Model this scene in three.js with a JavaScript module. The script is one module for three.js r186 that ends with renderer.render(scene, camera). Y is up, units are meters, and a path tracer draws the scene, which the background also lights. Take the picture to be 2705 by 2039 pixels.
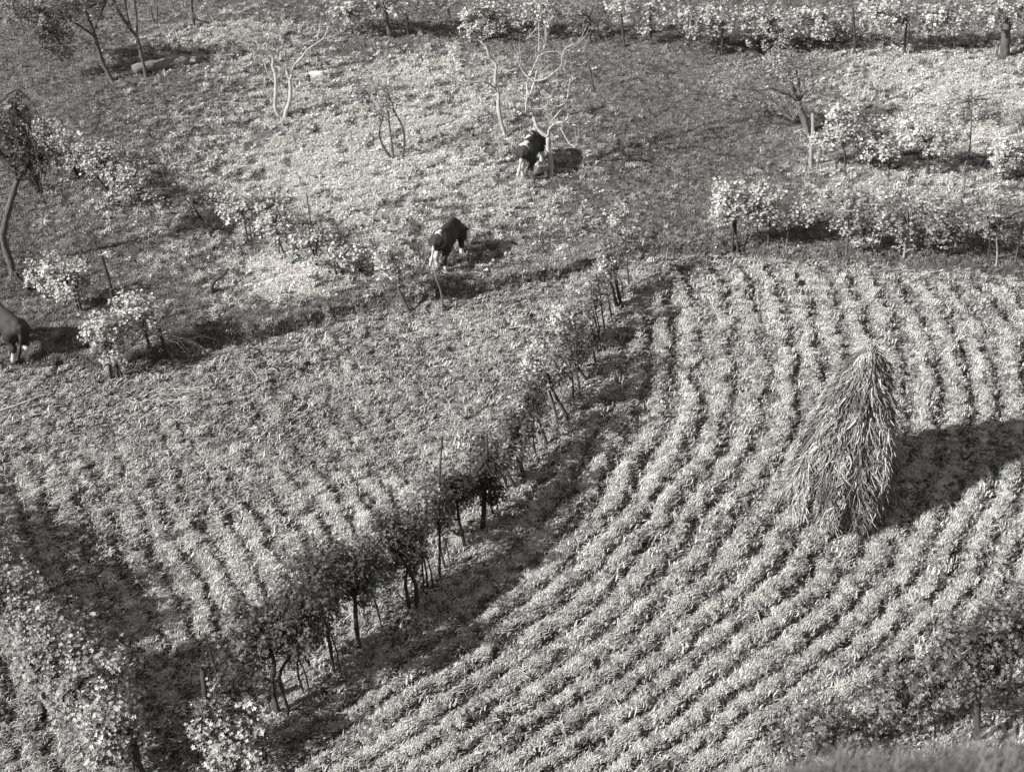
import * as THREE from 'three';
import { mergeGeometries } from 'three/addons/utils/BufferGeometryUtils.js';
import { MarchingCubes } from 'three/addons/objects/MarchingCubes.js';

// ---------------------------------------------------------------- camera, sky, sun, exposure
const scene = new THREE.Scene();
const camera = new THREE.PerspectiveCamera(32, 1024 / 771, 0.1, 600);
camera.position.set(0, 12.36, 0);
camera.rotation.set(-24 * Math.PI / 180, 0, 0);
camera.focus = 29; camera.userData.fStop = 2.4;

const SKY_W = 64, SKY_H = 32, skyData = new Float32Array(SKY_W * SKY_H * 4);
for (let j = 0; j < SKY_H; j++) for (let i = 0; i < SKY_W; i++) {
  const el = (j + 0.5) / SKY_H * 2 - 1;                       // -1 nadir .. 1 zenith
  const v = el > 0 ? 0.27 - 0.08 * el : 0.18;
  skyData.set([v, v * 0.985, v * 0.955, 1], (j * SKY_W + i) * 4);
}
const sky = new THREE.DataTexture(skyData, SKY_W, SKY_H, THREE.RGBAFormat, THREE.FloatType);
sky.mapping = THREE.EquirectangularReflectionMapping; sky.magFilter = THREE.LinearFilter; sky.needsUpdate = true;
scene.background = sky; scene.environment = sky;

const sun = new THREE.DirectionalLight(new THREE.Color().setRGB(1, 0.982, 0.948), 4.6);
const sunAim = new THREE.Vector3(0, 0, -30);
sun.position.set(-0.781 * 70, 0.469 * 70, 0.412 * 70 - 30); sun.target.position.copy(sunAim);
sun.castShadow = true; sun.shadow.mapSize.set(4096, 4096);
Object.assign(sun.shadow.camera, { left: -35, right: 35, top: 30, bottom: -30, near: 1, far: 160 });
scene.add(sun, sun.target);

const renderer = new THREE.WebGLRenderer({ antialias: true });
renderer.toneMapping = THREE.LinearToneMapping;
renderer.toneMappingExposure = 1.66;
renderer.shadowMap.enabled = true;

// ---------------------------------------------------------------- helpers
let seed = 20231;
const rnd = () => { seed |= 0; seed = seed + 0x6D2B79F5 | 0; let t = Math.imul(seed ^ seed >>> 15, 1 | seed); t = t + Math.imul(t ^ t >>> 7, 61 | t) ^ t; return ((t ^ t >>> 14) >>> 0) / 4294967296; };
const rr = (a, b) => a + (b - a) * rnd();
const gs = () => (rnd() + rnd() + rnd() + rnd() - 2) * 0.87;
const clamp = (x, a, b) => Math.min(b, Math.max(a, x));
const sm = (a, b, x) => { const t = clamp((x - a) / (b - a), 0, 1); return t * t * (3 - 2 * t); };
const hash = (i, j) => { let h = Math.imul(i, 374761393) + Math.imul(j, 668265263) | 0; h = Math.imul(h ^ h >>> 13, 1274126177); return ((h ^ h >>> 16) >>> 0) / 4294967296; };
function noise(x, y) {
  const i = Math.floor(x), j = Math.floor(y), a = x - i, b = y - j, u = a * a * (3 - 2 * a), w = b * b * (3 - 2 * b);
  return (hash(i, j) * (1 - u) + hash(i + 1, j) * u) * (1 - w) + (hash(i, j + 1) * (1 - u) + hash(i + 1, j + 1) * u) * w;
}
const fbm = (x, y, o = 3) => { let s = 0, a = 0.5, f = 1; for (let k = 0; k < o; k++) { s += a * noise(x * f + k * 17.3, y * f - k * 9.1); a *= 0.5; f *= 2.1; } return s / (1 - Math.pow(0.5, o)); };
const grey = v => new THREE.Color().setRGB(v, v * 0.985, v * 0.955);
const greyA = v => [v, v * 0.985, v * 0.955];
const mat = (v, o = {}) => new THREE.MeshStandardMaterial({ color: grey(v), roughness: 0.95, side: THREE.DoubleSide, ...o });
const vcMat = (o = {}) => new THREE.MeshStandardMaterial({ vertexColors: true, roughness: 0.9, side: THREE.DoubleSide, ...o });
const used = {};
function numbered(name) { const k = used[name] = (used[name] ?? -1) + 1; return k ? `${name}_${String(k).padStart(3, '0')}` : name; }
function tag(o, label, category, group, kind) {
  Object.assign(o.userData, { label, category }); if (group) o.userData.group = group; if (kind) o.userData.kind = kind; return o;
}
function shade(o) { o.traverse(c => { if (c.isMesh) { c.castShadow = true; c.receiveShadow = true; } }); return o; }
function top(o, name) { o.name = numbered(name); scene.add(o); return shade(o); }
function part(name, geo, m, parent) { const o = new THREE.Mesh(geo, m); o.name = name; parent.add(o); return o; }
const ORD = ['first', 'second', 'third', 'fourth', 'fifth', 'sixth', 'seventh', 'eighth', 'ninth', 'tenth', 'eleventh', 'twelfth', 'thirteenth', 'fourteenth', 'fifteenth', 'sixteenth', 'seventeenth', 'eighteenth', 'nineteenth', 'twentieth', ...['first', 'second', 'third', 'fourth', 'fifth', 'sixth', 'seventh', 'eighth', 'ninth'].map(o => 'twenty-' + o), 'thirtieth', ...['first', 'second', 'third', 'fourth', 'fifth'].map(o => 'thirty-' + o)];

// a bent, tapering limb through points; radii interpolated from r0 to r1, bark made uneven
function limb(pts, r0, r1, { sides = 6, step = 0.12, rough = 0.12, cap = true } = {}) {
  const curve = new THREE.CatmullRomCurve3(pts.map(p => new THREE.Vector3(...p)), false, 'centripetal');
  const n = Math.max(3, Math.min(40, Math.round(curve.getLength() / step)));
  const P = curve.getPoints(n), pos = [], idx = [], uv = [], LEN = curve.getLength();
  let up = new THREE.Vector3(0.31, 0.2, 0.93).normalize();
  for (let k = 0; k <= n; k++) {
    const t = new THREE.Vector3().subVectors(P[Math.min(n, k + 1)], P[Math.max(0, k - 1)]).normalize();
    const b = new THREE.Vector3().crossVectors(t, up); if (b.lengthSq() < 1e-6) b.set(1, 0, 0); b.normalize();
    up = new THREE.Vector3().crossVectors(b, t).normalize();
    const f = k / n, r = (r0 + (r1 - r0) * f) * (1 + rough * (rnd() - 0.5) * 2);
    for (let s = 0; s < sides; s++) {
      uv.push(Math.abs(s / sides - 0.5) * 2 * 0.5, f * LEN * 0.8);
      const a = s / sides * Math.PI * 2, q = r * (1 + rough * (rnd() - 0.5));
      pos.push(P[k].x + (b.x * Math.cos(a) + up.x * Math.sin(a)) * q, P[k].y + (b.y * Math.cos(a) + up.y * Math.sin(a)) * q, P[k].z + (b.z * Math.cos(a) + up.z * Math.sin(a)) * q);
    }
  }
  for (let k = 0; k < n; k++) for (let s = 0; s < sides; s++) {
    const a = k * sides + s, b = k * sides + (s + 1) % sides;
    idx.push(a, b, a + sides, b, b + sides, a + sides);
  }
  if (cap) for (const [k, fl] of [[0, 1], [n, 0]]) {
    const c = pos.length / 3; pos.push(P[k].x, P[k].y, P[k].z); uv.push(0.5, 0);
    for (let s = 0; s < sides; s++) { const a = k * sides + s, b = k * sides + (s + 1) % sides; fl ? idx.push(c, b, a) : idx.push(c, a, b); }
  }
  const g = new THREE.BufferGeometry(); g.setAttribute('position', new THREE.Float32BufferAttribute(pos, 3)); g.setAttribute('uv', new THREE.Float32BufferAttribute(uv, 2)); g.setIndex(idx); g.computeVertexNormals();
  return g;
}

// leaves: lobed, folded along the midrib, slightly cupped; each leaf has its own albedo
const LOBES = [[0, -0.42], [0.42, -0.5], [0.34, -0.12], [0.56, 0.16], [0.24, 0.26], [0, 0.62]];
class Leaves {
  constructor() { this.p = []; this.c = []; }
  add(x, y, z, size, nrm, albedo) {
    const n = nrm.clone().normalize(), a = rr(0, 6.283);
    let t = new THREE.Vector3(Math.cos(a), -0.7, Math.sin(a)); t.addScaledVector(n, -t.dot(n)); if (t.lengthSq() < 1e-4) t.set(1, 0, 0); t.normalize();
    const b = new THREE.Vector3().crossVectors(n, t), fold = rr(0.1, 0.5), curl = rr(-0.3, 0.3);
    const P = (u, v) => { const h = (Math.abs(u) * fold + v * v * curl) * size; return [x + (b.x * u + t.x * v) * size + n.x * h, y + (b.y * u + t.y * v) * size + n.y * h, z + (b.z * u + t.z * v) * size + n.z * h]; };
    const c = P(0, 0), col = greyA(albedo);
    for (const s of [-1, 1]) for (let k = 0; k < 5; k++) {
      if (k === 1) continue;
      const A = P(LOBES[k][0] * s, LOBES[k][1]), B = P(LOBES[k + 1][0] * s, LOBES[k + 1][1]);
      s > 0 ? this.p.push(...c, ...A, ...B) : this.p.push(...c, ...B, ...A);
      this.c.push(...col, ...col, ...col);
    }
  }
  geo() {
    const g = new THREE.BufferGeometry();
    g.setAttribute('position', new THREE.Float32BufferAttribute(this.p, 3)); g.setAttribute('color', new THREE.Float32BufferAttribute(this.c, 3));
    g.computeVertexNormals(); return g;
  }
  get n() { return this.p.length; }
}

// ---------------------------------------------------------------- the lie of the land
const SLOPE = Math.tan(14 * Math.PI / 180);
const BANK = [[-14.303, -28.235], [-10.485, -28.513], [-8.85, -28.235], [-7.723, -28.654], [-7.013, -29.082], [-5.907, -29.373], [-5.332, -29.743], [-4.483, -30.196], [-3.608, -30.582], [-2.791, -30.738], [-2.057, -30.817], [-1.141, -31.134], [-0.212, -31.539], [0.64, -31.868], [1.41, -32.202], [2.105, -32.714], [3.401, -33.186], [4.885, -33.327], [6.337, -33.186], [8.219, -32.801], [10.069, -32.422], [12.855, -31.951], [16.347, -31.295]];
const ROW = [[-5.649, -16.295], [-4.741, -17.851], [-4.048, -18.983], [-2.746, -20.233], [-1.889, -21.073], [-1.398, -21.841], [-0.907, -22.75], [-0.592, -23.345], [-0.082, -24.453], [0.751, -25.857], [1.253, -26.751], [1.711, -28.047], [2.078, -29.442], [2.398, -30.46], [2.688, -31.089], [2.982, -32.084], [2.886, -32.851], [2.588, -34.36]];
function along(pl, x, z) {                                    // signed distance to a line on the ground, and its length so far
  let best = 1e9, side = 1, s = 0, bs = 0;
  for (let k = 0; k + 1 < pl.length; k++) {
    const [ax, az] = pl[k], ex = pl[k + 1][0] - ax, ez = pl[k + 1][1] - az, L = Math.hypot(ex, ez);
    const t = clamp(((x - ax) * ex + (z - az) * ez) / L / L, 0, 1), d = Math.hypot(x - ax - t * ex, z - az - t * ez);
    if (d < best) { best = d; side = ex * (z - az) - ez * (x - ax) < 0 ? 1 : -1; bs = s + t * L; }
    s += L;
  }
  return [best * side, bs];
}
const HEAD = [[15, 60], [17, 57], [20, 48], [22, 38], [24, 31], [26, 20], [28, 10], [30, 2], [32, -8], [34, -12], [40, -12]];
const bendTable = []; { let acc = 0; for (let t = 15; t <= 40; t += 0.1) { let k = 0; while (k < HEAD.length - 2 && HEAD[k + 1][0] < t) k++; const [a, ha] = HEAD[k], [b, hb] = HEAD[k + 1]; acc += 0.1 * Math.tan((ha + (hb - ha) * (t - a) / (b - a)) * Math.PI / 180); bendTable.push(acc); } }
const bend = z => bendTable[clamp(Math.round((-z - 15) * 10), 0, bendTable.length - 1)];
function ridge(x, z, dBank) {                                 // ploughed ridges: -1 furrow .. 1 crest, and how strong they are here
  if (dBank > -0.15) return [0, 0];
  const dRow = along(ROW, x, z)[0];
  let ph, k;
  const wob = (noise(x * 0.5, z * 0.5) - 0.5) * 0.5 + (noise(x * 1.9 + 5, z * 1.9) - 0.5) * 0.3 + (noise(x * 4.3 + 5, z * 4.3) - 0.5) * 0.26;
  if (dRow < 0) { ph = (x - bend(z)) / 0.66 + wob; k = 1.05; }
  else { ph = (x - Math.tan(28 * Math.PI / 180) * z) / 0.6 + wob; k = 0.3 + 0.65 * sm(-26, -23.2, z); }
  k *= sm(-0.15, -0.9, dBank) * sm(0.15, 0.8, Math.abs(dRow)) * (0.35 + 0.5 * noise(x * 0.6 + 40, z * 0.6) + 0.6 * noise(x * 2.1 + 4, z * 2.1 + 40));
  const c = (1 - Math.cos(ph * Math.PI * 2)) / 2;
  return [1 - 2 * Math.pow(c, 1.05), k];
}
const relief = (x, z) => 0.10 * Math.sin(0.43 * x + 0.31 * z + 1) + 0.07 * Math.sin(-0.27 * x + 0.62 * z + 2.2) + 0.05 * Math.sin(0.9 * x - 0.5 * z);
function bankTop(x, z) {                                      // the grassy height the picture was taken from
  const brow = -4.3, t = -z;
  let y = 10.53 - 0.42 * Math.max(0, Math.min(t, 4.3)) - 0.25 * Math.max(0, 1.3 - x) * sm(0, 3, t);
  if (t > 4.3) y -= (t - 4.3) * 1.25;
  return y;
}
function H0(x, z) {
  const near = bankTop(x, z);
  let y = SLOPE * (-z - 27.77) + relief(x, z);
  const [d] = along(BANK, x, z);
  y += 0.24 * sm(-0.03, 0.1, d) * Math.exp(-Math.max(0, d) / 2.5);
  return [Math.max(y, near), d, near > y];
}
function ground(x, z) {
  let [y, d, near] = H0(x, z);
  if (near) return y;
  const [r, k] = ridge(x, z, d);
  y += 0.074 * r * k;
  const rough = d < 0 ? 0.085 : 0.07;
  y += rough * (fbm(x * 3.1, z * 3.1, 2) - 0.5) + rough * 0.9 * (noise(x * 9, z * 9) - 0.5);
  if (d > -0.25 && d < 0.3) y += 0.14 * (noise(x * 5, z * 5 + 9) - 0.5);
  return y;
}
const SCRUB = [[-10.172, -41.35, 2.6, 2.0, 1]];                     // dark twiggy scrub
const PALE = [[-4.326, -37.399, 4.6, 4.2, 1], [-2.649, -40.204, 3.2, 3.6, 0.9], [-1.067, -35.914, 2.6, 1.8, 0.5], [-7.583, -35.644, 1.8, 2.0, 0.7], [-5.614, -31.908, 1.2, 0.95, 2.4], [-5.299, -41.56, 3.5, 2.6, 0.8], [13.856, -42.312, 3.6, 3.4, 1.1], [14.131, -39.968, 2.6, 2.0, 0.9], [11.534, -36.442, 3, 1.4, 0.6], [-8.958, -45.486, 2.4, 2.4, 0.6], [-2.698, -43.425, 2.4, 1.6, 0.8], [9.523, -37.38, 1.6, 1, 0.4]];
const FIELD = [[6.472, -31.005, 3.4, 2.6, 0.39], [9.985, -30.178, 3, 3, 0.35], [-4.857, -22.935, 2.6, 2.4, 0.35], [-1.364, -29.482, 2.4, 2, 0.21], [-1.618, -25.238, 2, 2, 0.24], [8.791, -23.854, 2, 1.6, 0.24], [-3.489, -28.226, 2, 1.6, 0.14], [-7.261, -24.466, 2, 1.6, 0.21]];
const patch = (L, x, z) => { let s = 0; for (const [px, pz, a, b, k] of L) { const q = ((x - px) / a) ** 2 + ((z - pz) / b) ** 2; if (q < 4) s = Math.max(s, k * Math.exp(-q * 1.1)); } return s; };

// ground sheet
function axis(segs) { const a = [segs[0][0]]; for (const [from, to, st] of segs) { const n = Math.max(1, Math.round(Math.abs(to - from) / st)); for (let k = 1; k <= n; k++) a.push(from + (to - from) * k / n); } return a; }
{
  const xs = axis([[-140, -40, 12], [-40, -21, 1], [-21, -13, 0.22], [-13, 14, 0.1], [14, 21, 0.2], [21, 40, 1], [40, 140, 12]]);
  const zs = axis([[60, 6, 8], [6, -2, 1], [-2, -7, 0.25], [-7, -15, 0.6], [-15, -36, 0.1], [-36, -54, 0.17], [-54, -70, 1], [-70, -240, 14]]);
  const nx = xs.length, nz = zs.length, pos = new Float32Array(nx * nz * 3), col = new Float32Array(nx * nz * 3), uv = new Float32Array(nx * nz * 2), idx = [];
  for (let j = 0; j < nz; j++) for (let i = 0; i < nx; i++) {
    const q = j * nx + i, x = xs[i], z = zs[j], y = ground(x, z), [, d, near] = H0(x, z);
    pos.set([x, y, z], q * 3); uv.set([x / 3, z / 3], q * 2);
    const n1 = fbm(x * 0.9, z * 0.9, 3), n2 = noise(x * 6, z * 6);
    let v = d > 0 ? 0.22 + 0.14 * (n1 - 0.5) + 0.10 * (n2 - 0.5) : 0.18 + 0.14 * (n1 - 0.5) + 0.12 * (n2 - 0.5);
    if (Math.abs(d - 0.03) < 0.06) v = 0.08 + 0.06 * n2;       // bare dark soil of the turf edge
    if (near) v = 0.13 + 0.05 * n2;
    col.set(greyA(Math.max(0.03, v)), q * 3);
  }
  for (let j = 0; j + 1 < nz; j++) for (let i = 0; i + 1 < nx; i++) { const a = j * nx + i, b = a + 1, c = a + nx, d = c + 1; idx.push(a, b, c, b, d, c); }
  const g = new THREE.BufferGeometry();
  g.setAttribute('position', new THREE.BufferAttribute(pos, 3)); g.setAttribute('color', new THREE.BufferAttribute(col, 3)); g.setAttribute('uv', new THREE.BufferAttribute(uv, 2));
  g.setIndex(idx); g.computeVertexNormals();
  const N = 512, bd = new Uint8Array(N * N * 4), cd = new Uint8Array(N * N * 4);
  const per = (x, y, f) => { const P = f; const i = Math.floor(x), j = Math.floor(y), a = x - i, b = y - j, u = a * a * (3 - 2 * a), w = b * b * (3 - 2 * b), h = (m, n) => hash((m % P + P) % P + 91 * P, (n % P + P) % P); return (h(i, j) * (1 - u) + h(i + 1, j) * u) * (1 - w) + (h(i, j + 1) * (1 - u) + h(i + 1, j + 1) * u) * w; };
  for (let j = 0; j < N; j++) for (let i = 0; i < N; i++) {
    const u = i / N, w = j / N, b = 0.5 * per(u * 60, w * 60, 60) + 0.3 * per(u * 130, w * 130, 130) + 0.2 * hash(i, j);
    const c = 0.62 + 0.7 * (0.5 * per(u * 90, w * 90, 90) + 0.5 * per(u * 200, w * 200, 200) - 0.5);
    bd.set([b * 255, b * 255, b * 255, 255], (j * N + i) * 4); const cc = clamp(c, 0, 1) * 255; cd.set([cc, cc, cc, 255], (j * N + i) * 4);
  }
  const tex = d => { const t = new THREE.DataTexture(d, N, N); t.wrapS = t.wrapT = THREE.RepeatWrapping; t.magFilter = THREE.LinearFilter; t.needsUpdate = true; return t; };
  const m = vcMat({ bumpMap: tex(bd), bumpScale: 0.04, map: tex(cd), roughness: 1, side: THREE.FrontSide });
  const o = new THREE.Mesh(g, m); top(o, 'ground'); tag(o, 'sloping hillside with meadow above and ridged field below', 'ground', null, 'structure');
}
console.log('ground done');

// ---------------------------------------------------------------- plants and litter on the ground, too many to count
function blades(n, h, spread, w, lean, bendy = 0.5, comb = 0) {
  const pos = [];
  for (let k = 0; k < n; k++) {
    const a = rr(0, 6.283), r = spread * Math.sqrt(rnd()), bx = Math.cos(a) * r, bz = Math.sin(a) * r, d = comb ? gs() * 1.0 : rr(0, 6.283);
    const hh = h * rr(0.6, 1.2), l = lean * rr(0.3, 1.2) * hh, tx = bx + Math.cos(d) * l, tz = bz + Math.sin(d) * l, px = -Math.sin(d) * w * rr(0.6, 1.3), pz = Math.cos(d) * w;
    const mx = bx + Math.cos(d) * l * bendy * 0.6, mz = bz + Math.sin(d) * l * bendy * 0.6, my = hh * 0.65;
    pos.push(bx - px, -0.015, bz - pz, bx + px, -0.015, bz + pz, mx + px * 0.8, my, mz + pz * 0.8, bx - px, -0.015, bz - pz, mx + px * 0.8, my, mz + pz * 0.8, mx - px * 0.8, my, mz - pz * 0.8);
    pos.push(mx - px * 0.8, my, mz - pz * 0.8, mx + px * 0.8, my, mz + pz * 0.8, tx, hh * (1 - 0.25 * lean), tz);
  }
  const g = new THREE.BufferGeometry(); g.setAttribute('position', new THREE.Float32BufferAttribute(pos, 3)); g.computeVertexNormals(); return g;
}
function broad(n, size, h, spread) {                           // low broad-leaved weeds
  const L = new Leaves(); for (let k = 0; k < n; k++) L.add(gs() * spread, rr(0.2, 1) * h, gs() * spread, size * rr(0.6, 1.3), new THREE.Vector3(gs() * 0.8, 1, gs() * 0.8), 1);
  const g = L.geo(); g.deleteAttribute('color'); return g;
}
function strawGeo(n, len, spread) {
  const gs_ = [];
  for (let k = 0; k < n; k++) {
    const a = rr(-0.9, 0.9) , l = len * rr(0.5, 1.3), b = new THREE.BoxGeometry(l, 0.006, 0.011).toNonIndexed();
    b.rotateZ(rr(-0.35, 0.35)); b.rotateY(a); b.translate(gs() * spread, rr(0.004, 0.035), gs() * spread); b.deleteAttribute('uv'); gs_.push(b);
  }
  return mergeGeometries(gs_);
}
const KIND = {
  grass: { geo: [blades(9, 0.055, 0.055, 0.006, 0.9), blades(8, 0.07, 0.06, 0.006, 1.1), blades(10, 0.045, 0.06, 0.007, 0.8)], name: 'meadow_grass', label: 'short grazed grass covering the meadow above the field' },
  dry: { geo: [blades(18, 0.09, 0.06, 0.007, 1.2), blades(15, 0.1, 0.07, 0.007, 1.5), broad(6, 0.045, 0.07, 0.06)], name: 'dry_grass', label: 'pale dry grass tussocks on the meadow slope' },
  leaf: { geo: [broad(1, 0.06, 0.03, 0.01), broad(1, 0.075, 0.035, 0.01), broad(2, 0.055, 0.03, 0.06)], name: 'fallen_leaves', label: 'fallen leaves scattered over the grass and the field' },
  weed: { geo: [blades(9, 0.036, 0.05, 0.006, 1.6, 0.5, 1), blades(11, 0.04, 0.055, 0.006, 1.2), blades(8, 0.04, 0.05, 0.006, 2.1, 0.5, 1)], name: 'field_weeds', label: 'dry weeds growing over the ridges of the field' },
  straw: { geo: [strawGeo(3, 0.16, 0.06), strawGeo(2, 0.22, 0.05), strawGeo(4, 0.12, 0.07)], name: 'straw_litter', label: 'bits of straw littering the field' },
  clod: { geo: [0, 1].map(() => { const g = new THREE.IcosahedronGeometry(0.045, 0); const p = g.attributes.position; for (let k = 0; k < p.count; k++) { const h = 0.7 + 0.6 * hash(Math.round(p.getX(k) * 900), Math.round(p.getY(k) * 900 + p.getZ(k) * 313)); p.setXYZ(k, p.getX(k) * h, p.getY(k) * h * 0.75, p.getZ(k) * h); } g.computeVertexNormals(); g.deleteAttribute('uv'); return g; }), name: 'soil_clods', label: 'small clods of soil between the ridges' },
};
for (const k in KIND) KIND[k].lists = KIND[k].geo.map(() => []);
function sow(kind, x, z, scale, albedo, dy = 0) {
  const K = KIND[kind], L = K.lists[Math.floor(rnd() * K.lists.length)];
  L.push(x, z, scale, albedo, dy);
}
const camF = [0, -Math.sin(24 * Math.PI / 180), -Math.cos(24 * Math.PI / 180)];
const tanH = Math.tan(16 * Math.PI / 180) * 1024 / 771 * 1.1;
{
  // sown on a jittered grid, thinner far up the slope where single plants no longer show
  let z = -15.6;
  while (z > -58) {
    const dist = -z * 1.08, step = 0.0235 * Math.pow(dist / 24, 0.95), half = (-z + 3) * tanH + 1.6;
    for (let x = -half; x < half; x += step) {
      const px = x + (rnd() - 0.5) * step * 1.6, pz = z + (rnd() - 0.5) * step * 1.6;
      const [d] = along(BANK, px, pz), far = dist / 28, q = rnd();
      if (d > 0.02) {
        const pale = patch(PALE, px, pz), dark = patch(SCRUB, px, pz);
        const n1 = fbm(px * 1.1, pz * 1.1, 3), n2 = noise(px * 3.1 + 3, pz * 3.6), n3 = noise(px * 8.3, pz * 9.1 + 4);
        const clump = sm(0.46, 0.58, n2 * 0.5 + 0.5 * n3 + pale * 0.08);
        if (q < 0.40) sow('grass', px, pz, rr(0.6, 1.0) + 0.7 * n3 * n2, clamp(0.0 + 0.2 * n1 + 0.46 * n3 * n3 * (0.7 + 0.6 * pale) + 0.26 * (rnd() - 0.5) + 0.04 * pale, 0.05, 0.62));
        else if (q < 0.40 + 0.5 * clump * Math.min(1, pale * 1.25)) sow('dry', px, pz, rr(0.7, 1.6) * (0.75 + 0.18 * far), clamp(0.32 + 0.38 * rnd() + 0.14 * pale, 0.2, 0.76));
        else if (q > 0.982) { if (fbm(px * 0.7 + 9, pz * 0.7, 2) + pale * 0.2 > 0.5) sow('leaf', px, pz, rr(0.5, 1.0), rr(0.2, 0.62)); }
        else if (q > 0.94 && dark > 0.2) sow('dry', px, pz, rr(0.6, 1.3), rr(0.15, 0.4));
      } else {
        const [r, k] = ridge(px, pz, d), crest = r * k;
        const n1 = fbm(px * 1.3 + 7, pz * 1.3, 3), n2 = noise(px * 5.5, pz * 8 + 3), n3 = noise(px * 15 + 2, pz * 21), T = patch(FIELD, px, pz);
        const gap = sm(0.62, 0.78, noise(px * 1.15 + 31, pz * 1.15 + 8));
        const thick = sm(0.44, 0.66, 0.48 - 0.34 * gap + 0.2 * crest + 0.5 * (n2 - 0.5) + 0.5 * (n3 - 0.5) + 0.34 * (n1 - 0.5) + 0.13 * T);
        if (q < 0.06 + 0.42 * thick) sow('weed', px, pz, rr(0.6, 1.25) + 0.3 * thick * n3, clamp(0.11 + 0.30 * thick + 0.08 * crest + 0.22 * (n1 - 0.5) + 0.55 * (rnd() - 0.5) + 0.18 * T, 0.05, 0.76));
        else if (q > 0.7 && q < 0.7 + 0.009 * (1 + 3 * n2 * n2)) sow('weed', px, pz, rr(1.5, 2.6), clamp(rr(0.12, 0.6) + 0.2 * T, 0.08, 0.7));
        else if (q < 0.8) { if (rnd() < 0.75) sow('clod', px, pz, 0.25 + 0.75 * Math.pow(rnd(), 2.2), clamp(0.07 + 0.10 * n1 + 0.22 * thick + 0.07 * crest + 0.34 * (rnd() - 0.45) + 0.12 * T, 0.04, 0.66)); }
        else if (q > 0.925) sow('straw', px, pz, rr(0.4, 1.1), rr(0.32, 0.74));
        else if (q > 0.918) sow('leaf', px, pz, rr(0.4, 0.8), rr(0.2, 0.55));
      }
    }
    z -= step;
  }
}
// turf hanging over the edge between meadow and field, and leaves fallen under the vines
for (let k = 0; k + 1 < BANK.length; k++) {
  const [ax, az] = BANK[k], [bx, bz] = BANK[k + 1], L = Math.hypot(bx - ax, bz - az);
  for (let s = 0; s < L * 16; s++) { const t = rnd(), o = rr(0.08, 0.3); if (noise((ax + (bx - ax) * t) * 1.3, 7) > 0.3) sow('grass', ax + (bx - ax) * t + gs() * 0.05, az + (bz - az) * t - o, rr(0.8, 1.6), rr(0.12, 0.4)); }
}
function litter(x, z, rx, rz, n, lo, hi) { for (let k = 0; k < n; k++) sow('leaf', x + gs() * rx, z + gs() * rz, rr(0.5, 1.0), rr(lo, hi)); }
for (const [x, z, rx, rz, n] of [[-7.161, -33.182, 2.4, 1.6, 700], [-11.377, -35.127, 2, 1.2, 350], [-8.128, -29.045, 1.5, 1, 350], [5.889, -33.536, 2, 0.8, 300], [10.236, -33.247, 2.6, 1, 400], [-0.674, -46.421, 5, 2, 700], [9.414, -45.46, 6, 1.6, 700], [-2.718, -19.93, 1.6, 1.2, 300], [7.748, -19.841, 1.8, 1.4, 600], [5.813, -18.718, 1.6, 1, 400], [-8.696, -26.565, 3, 1.6, 250], [-11.414, -31.158, 1.6, 1, 200]]) litter(x, z, rx, rz, n, 0.22, 0.66);

// ---------------------------------------------------------------- vines, stakes and trees
const barkTex = (() => {                                       // long cracks and lichen blotches
  const N = 256, d = new Uint8Array(N * N * 4);
  for (let j = 0; j < N; j++) for (let i = 0; i < N; i++) { const c = 0.45 + 0.75 * (0.55 * noise(i * 0.16, j * 0.035) + 0.25 * noise(i * 0.4 + 9, j * 0.12) + 0.3 * (noise(i * 0.05, j * 0.05 + 50) - 0.3)); const q = clamp(c, 0, 1) * 255; d.set([q, q, q, 255], (j * N + i) * 4); }
  const t = new THREE.DataTexture(d, N, N); t.wrapS = t.wrapT = THREE.MirroredRepeatWrapping; t.magFilter = THREE.LinearFilter; t.needsUpdate = true; return t;
})();
const bark = [0.075, 0.13, 0.21, 0.42, 0.56].map(v => mat(v, { map: barkTex, bumpMap: barkTex, bumpScale: 0.012 }));
const leafMat = vcMat({ roughness: 0.8 });
const at3 = (pts, dz = 0, wig = 0) => pts.map(([x, y], k) => [x, y, (k ? dz * k / (pts.length - 1) : 0) + (k ? gs() * wig : 0)]);
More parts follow.
